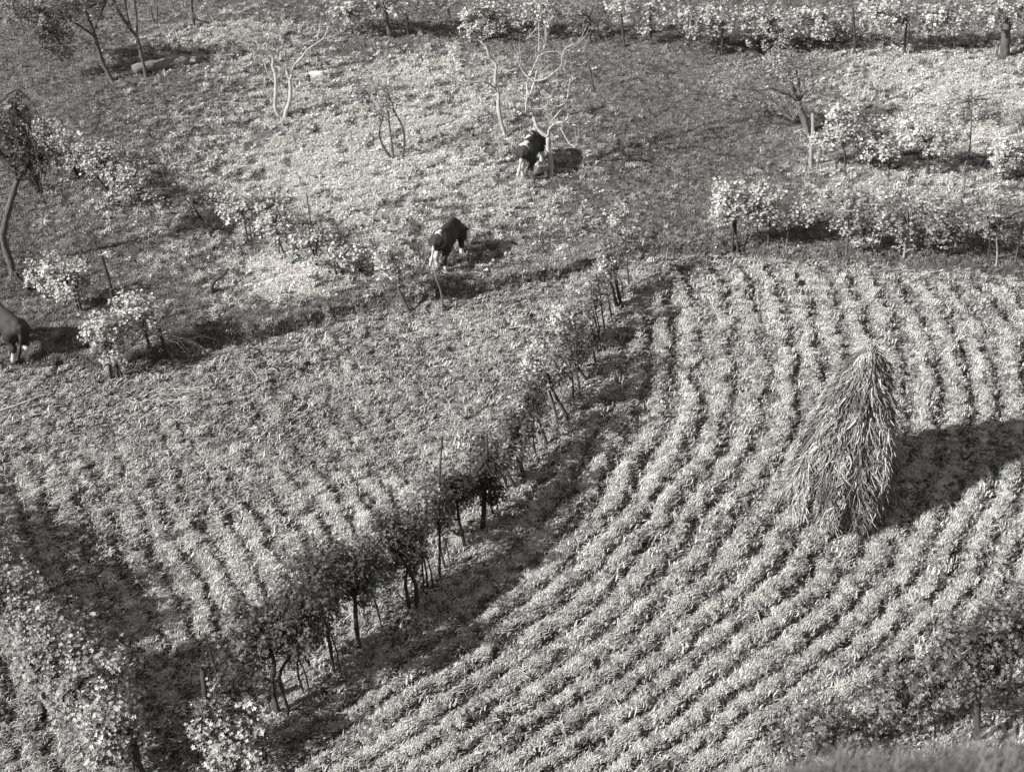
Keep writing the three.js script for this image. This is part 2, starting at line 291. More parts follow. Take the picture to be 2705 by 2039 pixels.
// stems: [[points], r0, r1]; fol: [[corner, corner], leaves, low albedo, high albedo, depth]
function plant(name, partName, [x, z], stems, fol, { size = 0.11, tone = 1, canes = true, clump = 0.12, flat = 0.5, twigs = false } = {}) {
  const g = new THREE.Group(), y0 = ground(x, z); g.position.set(x, y0, z);
  for (const [pts, r0, r1, dz = 0] of stems) {
    const P = at3(pts, dz, r0 * 0.6); for (let k = 1; k + 1 < P.length; k++) { P[k][0] += gs() * r0 * 0.35; P[k][1] += gs() * r0 * 0.35; } if (P[0][1] < 0.25) { P[0][1] = Math.min(P[0][1], 0) - 0.02; P.unshift([P[0][0] + (P[0][0] - P[1][0]) * 0.1, P[0][1] - 0.12, P[0][2]]); }
    const bo = part(partName, limb(P, r0, r1, { rough: 0.24, step: 0.08 }), bark[tone], g);
    if (twigs && r1 < 0.035) {
      const m = Math.max(5, Math.round(P.length * 2));
      for (let k = 0; k < m; k++) {
        const i = 1 + Math.floor(rnd() * (P.length - 1)), a = P[i], l = rr(0.15, 0.7), dx = gs(), dy = rr(-0.2, 0.9), dz2 = gs();
        part('twig', limb([a, [a[0] + dx * l * 0.5, a[1] + dy * l * 0.4, a[2] + dz2 * l * 0.4], [a[0] + dx * l * 0.8 + gs() * 0.05, a[1] + dy * l, a[2] + dz2 * l]], Math.min(0.009, r1 * 0.55), 0.003, { sides: 4, step: 0.12, cap: false }), bark[tone], bo);
        const e = [a[0] + dx * l * 0.5, a[1] + dy * l * 0.4, a[2] + dz2 * l * 0.4], l2 = l * 0.6, d2 = dx + gs();
        part('twig', limb([e, [e[0] + d2 * l2 * 0.5, e[1] + l2 * 0.3, e[2] + gs() * 0.1], [e[0] + d2 * l2 * 0.7, e[1] + l2 * rr(0.4, 1), e[2] + gs() * 0.15]], 0.005, 0.003, { sides: 3, step: 0.15, cap: false }), bark[tone], bo);
      }
    }
  }
  const L = new Leaves(), caneG = [];
  for (const [[a, b], n, lo, hi, depth = 0.34] of fol) {
    const cx = (a[0] + b[0]) / 2, cy = (a[1] + b[1]) / 2, rx = Math.abs(b[0] - a[0]) / 2 - 0.05, ry = Math.abs(b[1] - a[1]) / 2 * 0.88, nc = Math.max(3, Math.round(n * 3.1 / 13));
    for (let c = 0; c < nc; c++) {
      let u, v, w; do { u = rr(-1, 1); v = rr(-1, 1); w = rr(-1, 1); } while (u ** 4 + v ** 4 + w * w > 1);
      const far = rnd() < 0.14 ? rr(1.05, 1.4) : 1, px = cx + u * rx * far, py = Math.max(0.05, cy + v * ry * far), pz = w * depth + (stems[0]?.[3] ?? 0), al = rr(lo, hi);
      if (canes && c % 3 === 0) {
        const s = stems[Math.floor(rnd() * stems.length)], e = s ? s[0][s[0].length - 1] : [cx, cy - ry];
        caneG.push(limb([[e[0], e[1], 0], [(e[0] + px) / 2 + gs() * 0.1, Math.max(e[1], py) * 0.6 + Math.min(e[1], py) * 0.4 + 0.08, pz * 0.5], [px, py, pz], [px + gs() * 0.12, py - rr(0, 0.25), pz + gs() * 0.1]], 0.011, 0.004, { sides: 3, step: 0.3, cap: false }));
      }
      const m = Math.round(13 * rr(0.25, 1.75) * (far > 1 ? 0.4 : 1));
      for (let k = 0; k < m; k++) {
        const lx = px + gs() * clump, ly = py + gs() * clump * 1.1, lz = pz + gs() * clump;
        L.add(lx, ly, lz, size * 0.53 * rr(0.45, 1.5), new THREE.Vector3(gs() * 0.9 + u * 0.5, flat + rnd() * 0.6, gs() * 0.9 + w * 0.5 + 0.2), clamp(al * rr(0.35, 1.2), 0.03, 0.64));
      }
    }
  }
  const cn = caneG.length ? part('canes', mergeGeometries(caneG), bark[Math.min(4, tone + 1)], g) : g;
  if (L.n) { const f = part('foliage', L.geo(), leafMat, cn); f.userData.kind = 'stuff'; }
  return top(g, name);
}
function stake([x, z, h, dx], r, tone, label, group, name = 'vine_stake') {
  const g = new THREE.Group(); g.position.set(x, ground(x, z), z);
  const dz = gs() * 0.05, P = [[-dx * 0.08, -0.15, 0], [0, 0, 0], [dx * 0.3 + gs() * r * 1.2, h * 0.33, dz], [dx * 0.62 + gs() * r * 1.6, h * 0.66, dz * 1.4], [dx, h, dz * 2]];
  const o = new THREE.Mesh(limb(P, r * 1.15, r * 0.7, { sides: 7, step: 0.12, rough: 0.22 }), bark[tone]); o.position.copy(g.position);
  return tag(top(o, name), label, 'stake', group);
}
function vineRow(where, from, group, list) {
  list.forEach((v, k) => { const o = plant('grapevine', 'trunk', v.p, v.s, v.f, v.o); tag(o, `${v.d} grapevine, ${ORD[k]} from the ${from} in ${where}`, 'grapevine', group); });
}
function fillRow(line, list, gap, [lo, hi], n, words) {         // slender vines between the stout ones
  let s0 = 0;
  for (let k = 0; k + 1 < line.length; k++) {
    const [ax, az] = line[k], [bx, bz] = line[k + 1], L = Math.hypot(bx - ax, bz - az);
    for (; s0 < L; s0 += gap) {
      const t = s0 / L, x = ax + (bx - ax) * t + gs() * 0.08, z = az + (bz - az) * t + gs() * 0.08, h = rr(0.6, 0.9), w = rr(0.4, 0.55);
      if (list.some(v => Math.hypot(v.p[0] - x, v.p[1] - z) < 0.25)) continue;
      list.push({ d: words[list.length % words.length], p: [x, z], s: [[[[0, 0], [-0.05 + gs() * 0.05, h * 0.5], [-0.1 + gs() * 0.08, h]], rr(0.02, 0.035), 0.015]], f: [[[[-w, h - 0.15], [w, h + rr(0.9, 1.3)]], Math.round(n * rr(0.8, 1.2)), lo, hi, 0.45]], o: { tone: 0, size: 0.105 } });
    }
    s0 -= L;
  }
  list.sort((a, b) => along(line, ...a.p)[1] - along(line, ...b.p)[1]);
  return list;
}
function stakeRow(where, from, group, list) {
  list.forEach(([t, r, tone, d], k) => stake(t, r, tone, `${d} wooden stake, ${ORD[k]} from the ${from} in ${where}`, group));
}
const MID = 'the middle diagonal row';
const midVines = [
  { d: 'bright leaved', p: [-4.173, -17.856], s: [[[[0, 0], [-0.068, 0.586], [-0.131, 1.122]], 0.04, 0.025]], f: [[[[-1.067, 0.039], [0.297, 1.498]], 420, 0.4, 0.7, 0.4]], o: { tone: 0, size: 0.12 } },
  { d: 'twin stemmed dark', p: [-4.001, -18.979], s: [[[[-0.046, 0], [-0.095, 0.676], [-0.05, 0.949], [-0.129, 1.527]], 0.045, 0.03], [[[0.133, 0.024], [0.039, 0.558], [0.017, 0.793], [0.248, 1.159], [0.36, 1.197]], 0.045, 0.025]], f: [[[[-0.924, 0.833], [0.157, 2.427]], 620, 0.04, 0.24, 0.45], [[[-0.05, 1.297], [1.048, 2.648]], 600, 0.02, 0.13, 0.4]], o: { tone: 0, size: 0.11 } },
  { d: 'dense dark leaved', p: [-2.746, -20.233], s: [[[[0, 0], [-0.04, 0.599], [-0.044, 1.076]], 0.045, 0.035]], f: [[[[-1.162, 0.997], [0.497, 2.236]], 950, 0.02, 0.12, 0.5]], o: { tone: 0, size: 0.11, clump: 0.2 } },
  { d: 'crooked twin stemmed', p: [-1.842, -21.1], s: [[[[-0.05, -0.025], [-0.119, 0.673], [-0.069, 0.915], [-0.301, 1.395], [-0.429, 1.631]], 0.04, 0.022], [[[0.065, 0.075], [0.065, 0.551], [-0.042, 0.915], [0.074, 1.315]], 0.04, 0.025]], f: [[[[-0.878, 0.754], [0.336, 2.177]], 700, 0.03, 0.16, 0.4]], o: { tone: 0 } },
  { d: 'gaunt dark', p: [-0.907, -22.75], s: [[[[0, 0], [-0.108, 0.678], [-0.158, 1.177]], 0.045, 0.03]], f: [[[[-1.06, 0.425], [-0.193, 1.669]], 450, 0.08, 0.45, 0.4], [[[-0.642, 1.012], [0.24, 1.669]], 500, 0.025, 0.1, 0.3]], o: { tone: 0 } },
  { d: 'thick trunked dark', p: [-0.577, -23.345], s: [[[[-0.015, 0], [0.021, 0.737], [-0.003, 1.325], [0.08, 1.573]], 0.05, 0.035]], f: [[[[-0.375, 0.652], [0.522, 1.738]], 560, 0.025, 0.11, 0.4]], o: { tone: 0 } },
  { d: 'low forked', p: [-0.004, -24.517], s: [[[[-0.078, -0.053], [-0.171, 0.37], [-0.263, 0.719]], 0.03, 0.02], [[[0.094, 0.071], [-0.054, 0.326], [-0.14, 0.501]], 0.04, 0.025]], f: [[[[-0.637, 0.37], [0.369, 1.064]], 230, 0.12, 0.45, 0.35]], o: { tone: 0 } },
  { d: 'knotty dark', p: [0.249, -24.852], s: [[[[0, 0], [-0.143, 0.504], [-0.214, 0.897], [-0.268, 1.242]], 0.04, 0.03]], f: [[[[-0.581, 0.548], [0.272, 1.584]], 520, 0.04, 0.22, 0.35]], o: { tone: 0 } },
  { d: 'pale leaved slender', p: [0.751, -25.857], s: [[[[0, 0], [-0.125, 0.415], [-0.225, 0.771]], 0.035, 0.022]], f: [[[[-0.691, 0.504], [0.026, 1.299]], 260, 0.25, 0.65, 0.35]], o: { tone: 0 } },
  { d: 'bowed bright leaved', p: [1.134, -26.692], s: [[[[-0.116, -0.046], [-0.229, 0.393], [-0.316, 0.71]], 0.035, 0.025], [[[0.124, 0.055], [-0.063, 0.348], [-0.199, 0.62], [-0.293, 0.89]], 0.045, 0.03]], f: [[[[-0.949, 0.62], [-0.425, 1.777]], 300, 0.4, 0.72, 0.35], [[[-0.58, 0.801], [0.264, 1.777]], 380, 0.12, 0.4, 0.35]], o: { tone: 0 } },
  { d: 'slanting', p: [1.684, -28.033], s: [[[[0.026, 0.009], [-0.206, 0.384], [-0.322, 0.663]], 0.04, 0.025]], f: [[[[-0.762, 0.337], [0.071, 1.35]], 380, 0.15, 0.5, 0.35]], o: { tone: 0 } },
  { d: 'bright crowned', p: [2.016, -29.105], s: [[[[0, 0], [-0.138, 0.571], [-0.235, 0.948]], 0.03, 0.02]], f: [[[[-1.111, 0.287], [-0.381, 1.227]], 360, 0.35, 0.75, 0.35], [[[-0.717, 0.477], [-0.032, 1.227]], 180, 0.12, 0.35, 0.3]], o: { tone: 0 } },
  { d: 'thin half bare', p: [2.425, -30.302], s: [[[[-0.018, 0], [-0.106, 0.487], [-0.231, 1.063]], 0.025, 0.015]], f: [[[[-0.719, 0.293], [-0.11, 1.253]], 170, 0.2, 0.6, 0.3]], o: { tone: 0 } },
  { d: 'gnarled double trunked', p: [2.638, -30.897], s: [[[[-0.043, -0.099], [-0.15, 0.364], [-0.23, 0.56], [-0.318, 0.755], [-0.352, 0.948]], 0.05, 0.03], [[[0.052, 0.119], [-0.041, 0.413], [-0.103, 0.609], [-0.129, 0.852], [-0.267, 1.189]], 0.055, 0.03]], f: [[[[-0.726, 0.511], [-0.063, 1.381]], 230, 0.25, 0.7, 0.3]], o: { tone: 0 } },
];
{
  let s0 = 0;
  for (let k = 1; k + 3 < ROW.length; k++) {                  // slender vines between the stout ones, about 0.6 m apart
    const [ax, az] = ROW[k], [bx, bz] = ROW[k + 1], L = Math.hypot(bx - ax, bz - az);
    for (; s0 < L; s0 += 0.62) {
      const t = s0 / L, x = ax + (bx - ax) * t + gs() * 0.06, z = az + (bz - az) * t + gs() * 0.06;
      if (midVines.some(v => Math.hypot(v.p[0] - x, v.p[1] - z) < 0.3)) continue;
      const h = rr(0.75, 1.1), w = rr(0.35, 0.5), lowRow = z > -26, dark = rnd() < (lowRow ? 0.75 : 0.4);
      midVines.push({ d: ['slender', 'thin stemmed', 'wispy', 'straggling', 'tangled'][midVines.length % 5], p: [x, z], s: [[[[0, 0], [-0.06 + gs() * 0.05, h * 0.5], [-0.14 + gs() * 0.08, h]], rr(0.018, 0.032), 0.014], ...(rnd() < 0.5 ? [[[[0.1, 0], [0.04, h * 0.5], [-0.08, h * 0.9]], 0.016, 0.012]] : [])], f: [[[[-w - 0.15, h - 0.1], [w - 0.15, h + rr(0.9, 1.25)]], Math.round(lowRow ? rr(150, 240) : rr(130, 210)), dark ? 0.03 : 0.12, dark ? 0.13 : 0.5, 0.36], [[[-w - 0.3, h - 0.2], [0, h + 0.7]], 40, 0.25, 0.6, 0.25]], o: { tone: 0, size: 0.1 } });
    }
    s0 -= L;
  }
  midVines.sort((a, b) => along(ROW, ...a.p)[1] - along(ROW, ...b.p)[1]);
}
vineRow(MID, 'bottom', 'vines of the middle diagonal row', midVines);

stakeRow(MID, 'bottom', 'stakes of the middle diagonal row', [
  [[-5.23, -18.707, 1.241, 0.013], 0.075, 0, 'thick sawn off'], [[-3.182, -19.823, 1.335, -0.125], 0.02, 0, 'thin'], [[-4.943, -19.01, 1.684, -0.238], 0.022, 0, 'leaning thin'], [[-1.384, -21.841, 3.05, 0.122], 0.027, 0, 'tall straight'],
  [[-1.656, -21.551, 1.906, -0.053], 0.018, 0, 'slender'], [[-0.569, -23.299, 2.177, 0.092], 0.03, 0, 'tall dark'], [[-0.401, -23.726, 1.048, -0.069], 0.018, 0, 'short'], [[0.28, -24.813, 0.705, -0.143], 0.018, 1, 'thin weathered'], [[1.542, -27.708, 0.787, -0.194], 0.018, 0, 'short thin'],
  [[1.94, -28.646, 1.051, -0.234], 0.02, 0, 'thin upright'], [[2.086, -29.428, 1.028, -0.239], 0.02, 0, 'slim dark'], [[2.233, -29.815, 1.355, -0.216], 0.02, 0, 'long thin'], [[2.415, -30.428, 1.161, -0.252], 0.018, 0, 'bent thin'], [[1.962, -31.11, 0.835, -0.177], 0.014, 1, 'fine grey'],
]);
const UR = 'the bright upper right row';
vineRow(UR, 'left', 'vines of the upper right row', [
  { d: 'bright bushy', p: [9.412, -37.103], s: [[[[0, 0], [-0.056, 0.347], [-0.121, 0.671]], 0.035, 0.03]], f: [[[[-0.735, 0.671], [0.378, 1.942]], 560, 0.5, 0.78, 0.5], [[[-1.117, 0.563], [-0.164, 1.099]], 160, 0.45, 0.75, 0.3]], o: { tone: 1, size: 0.12 } },
  { d: 'dense bright', p: [10.644, -37.131], s: [[[[0, 0], [-0.071, 0.434], [-0.192, 0.757]], 0.04, 0.03]], f: [[[[-1.196, 0.218], [0.347, 1.555]], 760, 0.5, 0.78, 0.5]], o: { tone: 0, size: 0.12 } },
  { d: 'thick trunked bright', p: [11.629, -36.726], s: [[[[0, 0], [-0.055, 0.517], [-0.14, 0.943]], 0.055, 0.04]], f: [[[[-0.94, 0.624], [0.703, 1.68]], 620, 0.45, 0.78, 0.5]], o: { tone: 0, size: 0.12 } },
  { d: 'rounded bright', p: [13.653, -36.488], s: [[[[0, 0], [-0.043, 0.43], [-0.075, 0.855]], 0.045, 0.035]], f: [[[[-0.467, 0.323], [0.365, 1.382]], 520, 0.5, 0.78, 0.45], [[[0.388, 0.215], [1.263, 1.277]], 300, 0.5, 0.75, 0.45]], o: { tone: 0, size: 0.12 } },
  { d: 'pale sparse', p: [13.801, -39.996], s: [[[[0, 0], [-0.07, 0.341], [-0.207, 0.681]], 0.03, 0.02]], f: [[[[-1.389, 0.228], [1.308, 1.073]], 420, 0.3, 0.6, 0.8]], o: { tone: 0, size: 0.1 } },
]);
stakeRow(UR, 'left', 'stakes of the upper right row', [
  [[8.475, -37.322, 1.593, -0.091], 0.06, 3, 'stout pale'], [[8.649, -37.17, 0.78, -0.03], 0.035, 2, 'short pale'], [[9.282, -36.62, 0.878, -0.088], 0.02, 1, 'thin'], [[12.392, -35.927, 0.847, -0.002], 0.022, 2, 'pale leaning'], [[13.025, -37.622, 2.097, -0.205], 0.022, 1, 'tall thin'],
]);
const RM = 'the row above the ridged field';
vineRow(RM, 'left', 'vines along the top of the ridged field', [
  { d: 'bright rounded twin stemmed', p: [5.771, -33.25], s: [[[[-0.059, 0.151], [-0.07, 0.609], [-0.074, 0.963]], 0.045, 0.035], [[[0.096, 0.181], [-0.011, 0.609], [-0.058, 1.013]], 0.035, 0.03]], f: [[[[-0.757, 0.711], [0.43, 2.006]], 620, 0.35, 0.75, 0.5], [[[0.13, 0.812], [1.205, 1.907]], 500, 0.35, 0.75, 0.5]], o: { tone: 0, size: 0.11 } },
  { d: 'slim leaning', p: [6.624, -33.301], s: [[[[0, -0.174], [0.001, 0.317], [-0.001, 0.723]], 0.035, 0.025]], f: [[[[-0.414, 0.52], [0.501, 1.224]], 240, 0.3, 0.65, 0.4]], o: { tone: 1 } },
  { d: 'low spreading', p: [7.091, -33.219], s: [[[[0, -0.175], [0.003, 0.254], [0.047, 0.659]], 0.03, 0.02]], f: [[[[-0.216, 0.559], [0.883, 1.26]], 280, 0.3, 0.65, 0.4]], o: { tone: 2 } },
  { d: 'broad speckled', p: [8.569, -32.838], s: [[[[0, -0.027], [-0.024, 0.498], [-0.017, 0.897]], 0.045, 0.03]], f: [[[[-0.602, 0.498], [0.604, 1.783]], 560, 0.2, 0.6, 0.5]], o: { tone: 1 } },
  { d: 'short dark stemmed', p: [8.98, -32.83], s: [[[[0, 0], [-0.021, 0.384], [-0.015, 0.685]], 0.04, 0.03]], f: [[[[-0.406, 0.182], [0.554, 1.082]], 260, 0.2, 0.6, 0.4]], o: { tone: 0 } },
  { d: 'tall grey leaved', p: [9.987, -32.6], s: [[[[-0.039, -0.198], [0.011, 0.356], [0.049, 0.755]], 0.04, 0.025]], f: [[[[-0.93, 0.556], [0.249, 1.831]], 620, 0.16, 0.55, 0.55], [[[-0.311, 0.155], [0.288, 0.755]], 130, 0.3, 0.65, 0.3]], o: { tone: 2 } },
  { d: 'dark trunked grey leaved', p: [11.035, -32.493], s: [[[[0, -0.193], [-0.057, 0.39], [-0.129, 0.787]], 0.06, 0.045]], f: [[[[-0.816, 0.189], [0.414, 1.667]], 620, 0.12, 0.5, 0.55]], o: { tone: 0 } },
  { d: 'dull wispy', p: [11.993, -32.216], s: [[[[0, -0.04], [-0.024, 0.459], [-0.048, 0.952]], 0.03, 0.02]], f: [[[[-0.668, 0.657], [0.618, 1.825]], 420, 0.12, 0.45, 0.6], [[[0.577, 0.558], [1.426, 1.729]], 300, 0.12, 0.4, 0.5]], o: { tone: 0 } },
]);
stakeRow(RM, 'left', 'stakes along the top of the ridged field', [
  [[4.847, -33.9, 0.791, -0.084], 0.018, 1, 'thin'], [[5.142, -33.635, 0.757, -0.153], 0.018, 1, 'thin dark'], [[6.347, -33.313, 0.913, -0.039], 0.016, 1, 'fine'], [[9.961, -32.569, 0.672, 0.049], 0.03, 3, 'pale slanting'], [[12.197, -32.167, 1.085, -0.078], 0.025, 3, 'pale upright'], [[12.681, -32.22, 0.992, 0.066], 0.03, 1, 'dark slanting'],
]);
const TP = 'the row along the top';
vineRow(TP, 'left', 'vines across the top of the slope', [
  { d: 'speckled', p: [-5.428, -46.572], s: [[[[0, 0], [-0.045, 0.402], [-0.096, 0.651]], 0.05, 0.04]], f: [[[[-0.887, 0.214], [0.95, 1.271]], 420, 0.2, 0.65, 0.7]], o: { tone: 0, size: 0.13 } },
  { d: 'thick trunked', p: [-4.105, -46.388], s: [[[[0.026, 0], [-0.088, 0.376], [-0.146, 0.873], [-0.228, 1.366]], 0.1, 0.08]], f: [[[[-0.894, 0.625], [1.044, 1.611]], 420, 0.2, 0.7, 0.7]], o: { tone: 1, size: 0.13 } },
  { d: 'thin stemmed', p: [-2.048, -47.191], s: [[[[0, 0], [-0.083, 0.406], [-0.141, 0.784]], 0.035, 0.03]], f: [[[[-1.216, 0.659], [0.346, 1.409]], 260, 0.2, 0.65, 0.6]], o: { tone: 2, size: 0.13 } },
  { d: 'big bright', p: [-0.678, -46.756], s: [[[[0, 0], [0.002, 0.379], [-0.047, 0.755]], 0.06, 0.05]], f: [[[[-1.226, 0], [1.156, 1.377]], 800, 0.3, 0.75, 0.8]], o: { tone: 0, size: 0.13 } },
  { d: 'bright drooping', p: [1.121, -46.377], s: [[[[0.051, 0], [0.019, 0.601], [-0.011, 1.097]], 0.06, 0.05]], f: [[[[-0.898, 0.476], [0.742, 1.589]], 480, 0.3, 0.75, 0.7]], o: { tone: 3, size: 0.13 } },
  { d: 'dull grey', p: [2.636, -45.948], s: [[[[0, 0], [-0.038, 0.522], [-0.072, 0.892]], 0.05, 0.04]], f: [[[[-1.082, 0.15], [0.845, 1.381]], 520, 0.14, 0.4, 0.7]], o: { tone: 0, size: 0.1 } },
  { d: 'airy bright', p: [4.629, -45.529], s: [[[[0, 0], [-0.032, 0.469], [-0.078, 0.958]], 0.035, 0.03]], f: [[[[-1.532, 0.714], [0.797, 1.684]], 460, 0.35, 0.75, 0.7], [[[-0.642, 0.346], [0.345, 0.714]], 60, 0.4, 0.7, 0.3]], o: { tone: 1, size: 0.13 } },
  { d: 'twin trunked bright', p: [6.804, -44.947], s: [[[[-0.087, 0], [-0.097, 0.563], [-0.09, 1.048]], 0.05, 0.04], [[[0.123, 0.025], [0.089, 0.563], [0.083, 1.048]], 0.05, 0.04]], f: [[[[-1.378, 0.624], [0.29, 1.649]], 560, 0.35, 0.78, 0.7], [[[-0.514, 0.685], [0.634, 2.006]], 300, 0.3, 0.7, 0.6]], o: { tone: 0, size: 0.13 } },
  { d: 'low hanging bright', p: [8.5, -45.239], s: [[[[0, 0], [-0.038, 0.493], [-0.026, 0.981]], 0.05, 0.04]], f: [[[[-1.263, 0.124], [0.732, 1.705]], 760, 0.3, 0.75, 0.8]], o: { tone: 0, size: 0.13 } },
  { d: 'full bright', p: [10.41, -45.412], s: [[[[0, 0], [-0.022, 0.493], [-0.007, 0.861]], 0.05, 0.04]], f: [[[[-1.279, 0.247], [0.854, 1.467]], 760, 0.35, 0.78, 0.8]], o: { tone: 0, size: 0.14 } },
  { d: 'ragged bright', p: [12.952, -44.987], s: [[[[0, 0], [-0.033, 0.49], [-0.042, 0.976]], 0.045, 0.04]], f: [[[[-1.712, 0.855], [0.275, 1.817]], 640, 0.35, 0.78, 0.7], [[[-0.161, 0.307], [0.263, 0.916]], 60, 0.45, 0.75, 0.3]], o: { tone: 0, size: 0.14 } },
  { d: 'trailing bright', p: [14.677, -45.137], s: [[[[0, 0], [-0.103, 0.492], [-0.193, 0.979]], 0.045, 0.04]], f: [[[[-1.389, 0.614], [0.45, 1.701]], 640, 0.35, 0.78, 0.7]], o: { tone: 0, size: 0.14 } },
  { d: 'stout trunked', p: [16.13, -44.593], s: [[[[0, 0], [-0.076, 0.511], [-0.129, 1.113]], 0.16, 0.14], [[[-0.115, 0.933], [0.122, 1.233], [0.312, 1.59]], 0.1, 0.06]], f: [[[[-1.314, 0.993], [0.968, 2.063]], 620, 0.25, 0.7, 0.8]], o: { tone: 1, size: 0.13 } },
]);
stakeRow(TP, 'left', 'stakes across the top of the slope', [
  [[-3.502, -46.576, 0.814, -0.102], 0.03, 0, 'thin dark'], [[3.739, -45.389, 1.042, -0.135], 0.045, 0, 'dark upright'], [[4.608, -45.586, 1.178, -0.037], 0.02, 1, 'thin'], [[11.291, -44.92, 1.553, -0.185], 0.045, 0, 'tall dark'], [[13.848, -45.316, 1.285, -0.199], 0.02, 1, 'slim'], [[2.551, -42.219, 1.236, -0.3], 0.035, 1, 'bent'],
]);
const LU = 'the sloping left meadow row';
vineRow(LU, 'upper end', 'vines of the sloping row left of the meadow', [
  { d: 'bright tangled', p: [-12.887, -37.336], s: [[[[0, 0], [-0.047, 0.435], [-0.108, 0.759]], 0.045, 0.035]], f: [[[[-0.9, 0.435], [0.615, 1.401]], 560, 0.4, 0.72, 0.5]], o: { tone: 0 } },
  { d: 'leaning dark stemmed', p: [-12.117, -36.83], s: [[[[0, 0], [-0.159, 0.4], [-0.306, 0.722]], 0.055, 0.04]], f: [[[[-0.929, 0.184], [0.596, 1.359]], 560, 0.34, 0.7, 0.5]], o: { tone: 0 } },
  { d: 'ragged speckled', p: [-11.184, -36.244], s: [[[[0, 0], [-0.207, 0.268], [-0.351, 0.535]], 0.035, 0.025]], f: [[[[-0.758, 0.215], [0.839, 1.379]], 640, 0.32, 0.7, 0.5]], o: { tone: 0 } },
  { d: 'thin sagging', p: [-9.767, -35.52], s: [[[[0, 0], [-0.137, 0.445], [-0.289, 0.918]], 0.035, 0.02], [[[-0.292, -0.032], [-0.386, 0.234], [-0.418, 0.319], [-0.184, 0.297]], 0.03, 0.02]], f: [[[[-1.285, 0.128], [0.066, 1.178]], 420, 0.28, 0.66, 0.5], [[[-1.467, -0.515], [-0.242, 0.234]], 130, 0.2, 0.6, 0.4]], o: { tone: 0 } },
  { d: 'nearly bare', p: [-9.014, -35.156], s: [[[[0, 0], [-0.145, 0.285], [-0.239, 0.652]], 0.03, 0.015], [[[0.411, 0.233], [-0.035, 0.861], [-0.295, 1.275], [-0.625, 1.766]], 0.018, 0.008]], f: [[[[-0.939, 0.021], [0.045, 0.652]], 60, 0.25, 0.6, 0.4]], o: { tone: 1 } },
  { d: 'white leaved slanting', p: [-8.235, -34.557], s: [[[[0, 0], [-0.125, 0.282], [-0.245, 0.49]], 0.03, 0.02]], f: [[[[-0.291, 0.334], [1.027, 1.057]], 380, 0.5, 0.78, 0.5]], o: { tone: 0 } },
  { d: 'upright twin stemmed', p: [-6.846, -33.54], s: [[[[-0.039, 0], [-0.078, 0.614], [-0.129, 1.068]], 0.028, 0.02], [[[0.059, 0], [0.042, 0.41], [0.036, 0.816]], 0.022, 0.015]], f: [[[[-0.733, 0.41], [0.322, 1.369]], 420, 0.4, 0.78, 0.5]], o: { tone: 0 } },
  { d: 'forked bright leaved', p: [-5.903, -32.75], s: [[[[-0.039, 0], [-0.053, 0.484], [-0.11, 0.884]], 0.025, 0.018], [[[0.097, 0.01], [-0.012, 0.384], [-0.06, 0.784]], 0.03, 0.018]], f: [[[[-0.57, 0.384], [0.565, 1.574]], 420, 0.35, 0.75, 0.5]], o: { tone: 0 } },
  { d: 'lean speckled', p: [-4.859, -32.124], s: [[[[-0.048, 0], [-0.108, 0.429], [-0.215, 0.676], [-0.163, 1.069]], 0.03, 0.02], [[[0.076, 0], [-0.041, 0.28], [-0.017, 0.676]], 0.028, 0.02]], f: [[[[-0.768, 0.18], [0.607, 1.069]], 330, 0.25, 0.7, 0.5]], o: { tone: 0 } },
  { d: 'low pale leaved', p: [-4.361, -31.743], s: [[[[0, 0], [-0.06, 0.278], [-0.006, 0.769]], 0.03, 0.02]], f: [[[[-0.273, 0.179], [0.979, 0.867]], 330, 0.4, 0.75, 0.4]], o: { tone: 0 } },
  { d: 'bowed dark trunked', p: [-2.48, -30.51], s: [[[[0, 0], [-0.171, 0.38], [-0.254, 0.622], [-0.231, 1.006], [-0.294, 1.292]], 0.045, 0.03]], f: [[[[-0.81, 0.815], [-0.099, 1.716]], 380, 0.35, 0.75, 0.4]], o: { tone: 1 } },
]);
stakeRow(LU, 'upper end', 'stakes of the sloping row left of the meadow', [
  [[-5.335, -34.124, 0.924, -0.042], 0.02, 1, 'thin'], [[-4.948, -33.722, 0.593, -0.133], 0.02, 3, 'short pale'], [[-3.101, -30.841, 0.467, -0.074], 0.022, 2, 'short weathered'], [[-7.404, -35.202, 0.841, -0.235], 0.012, 3, 'pale thin'],
]);
const LL = 'the short row beside the leftmost cow';
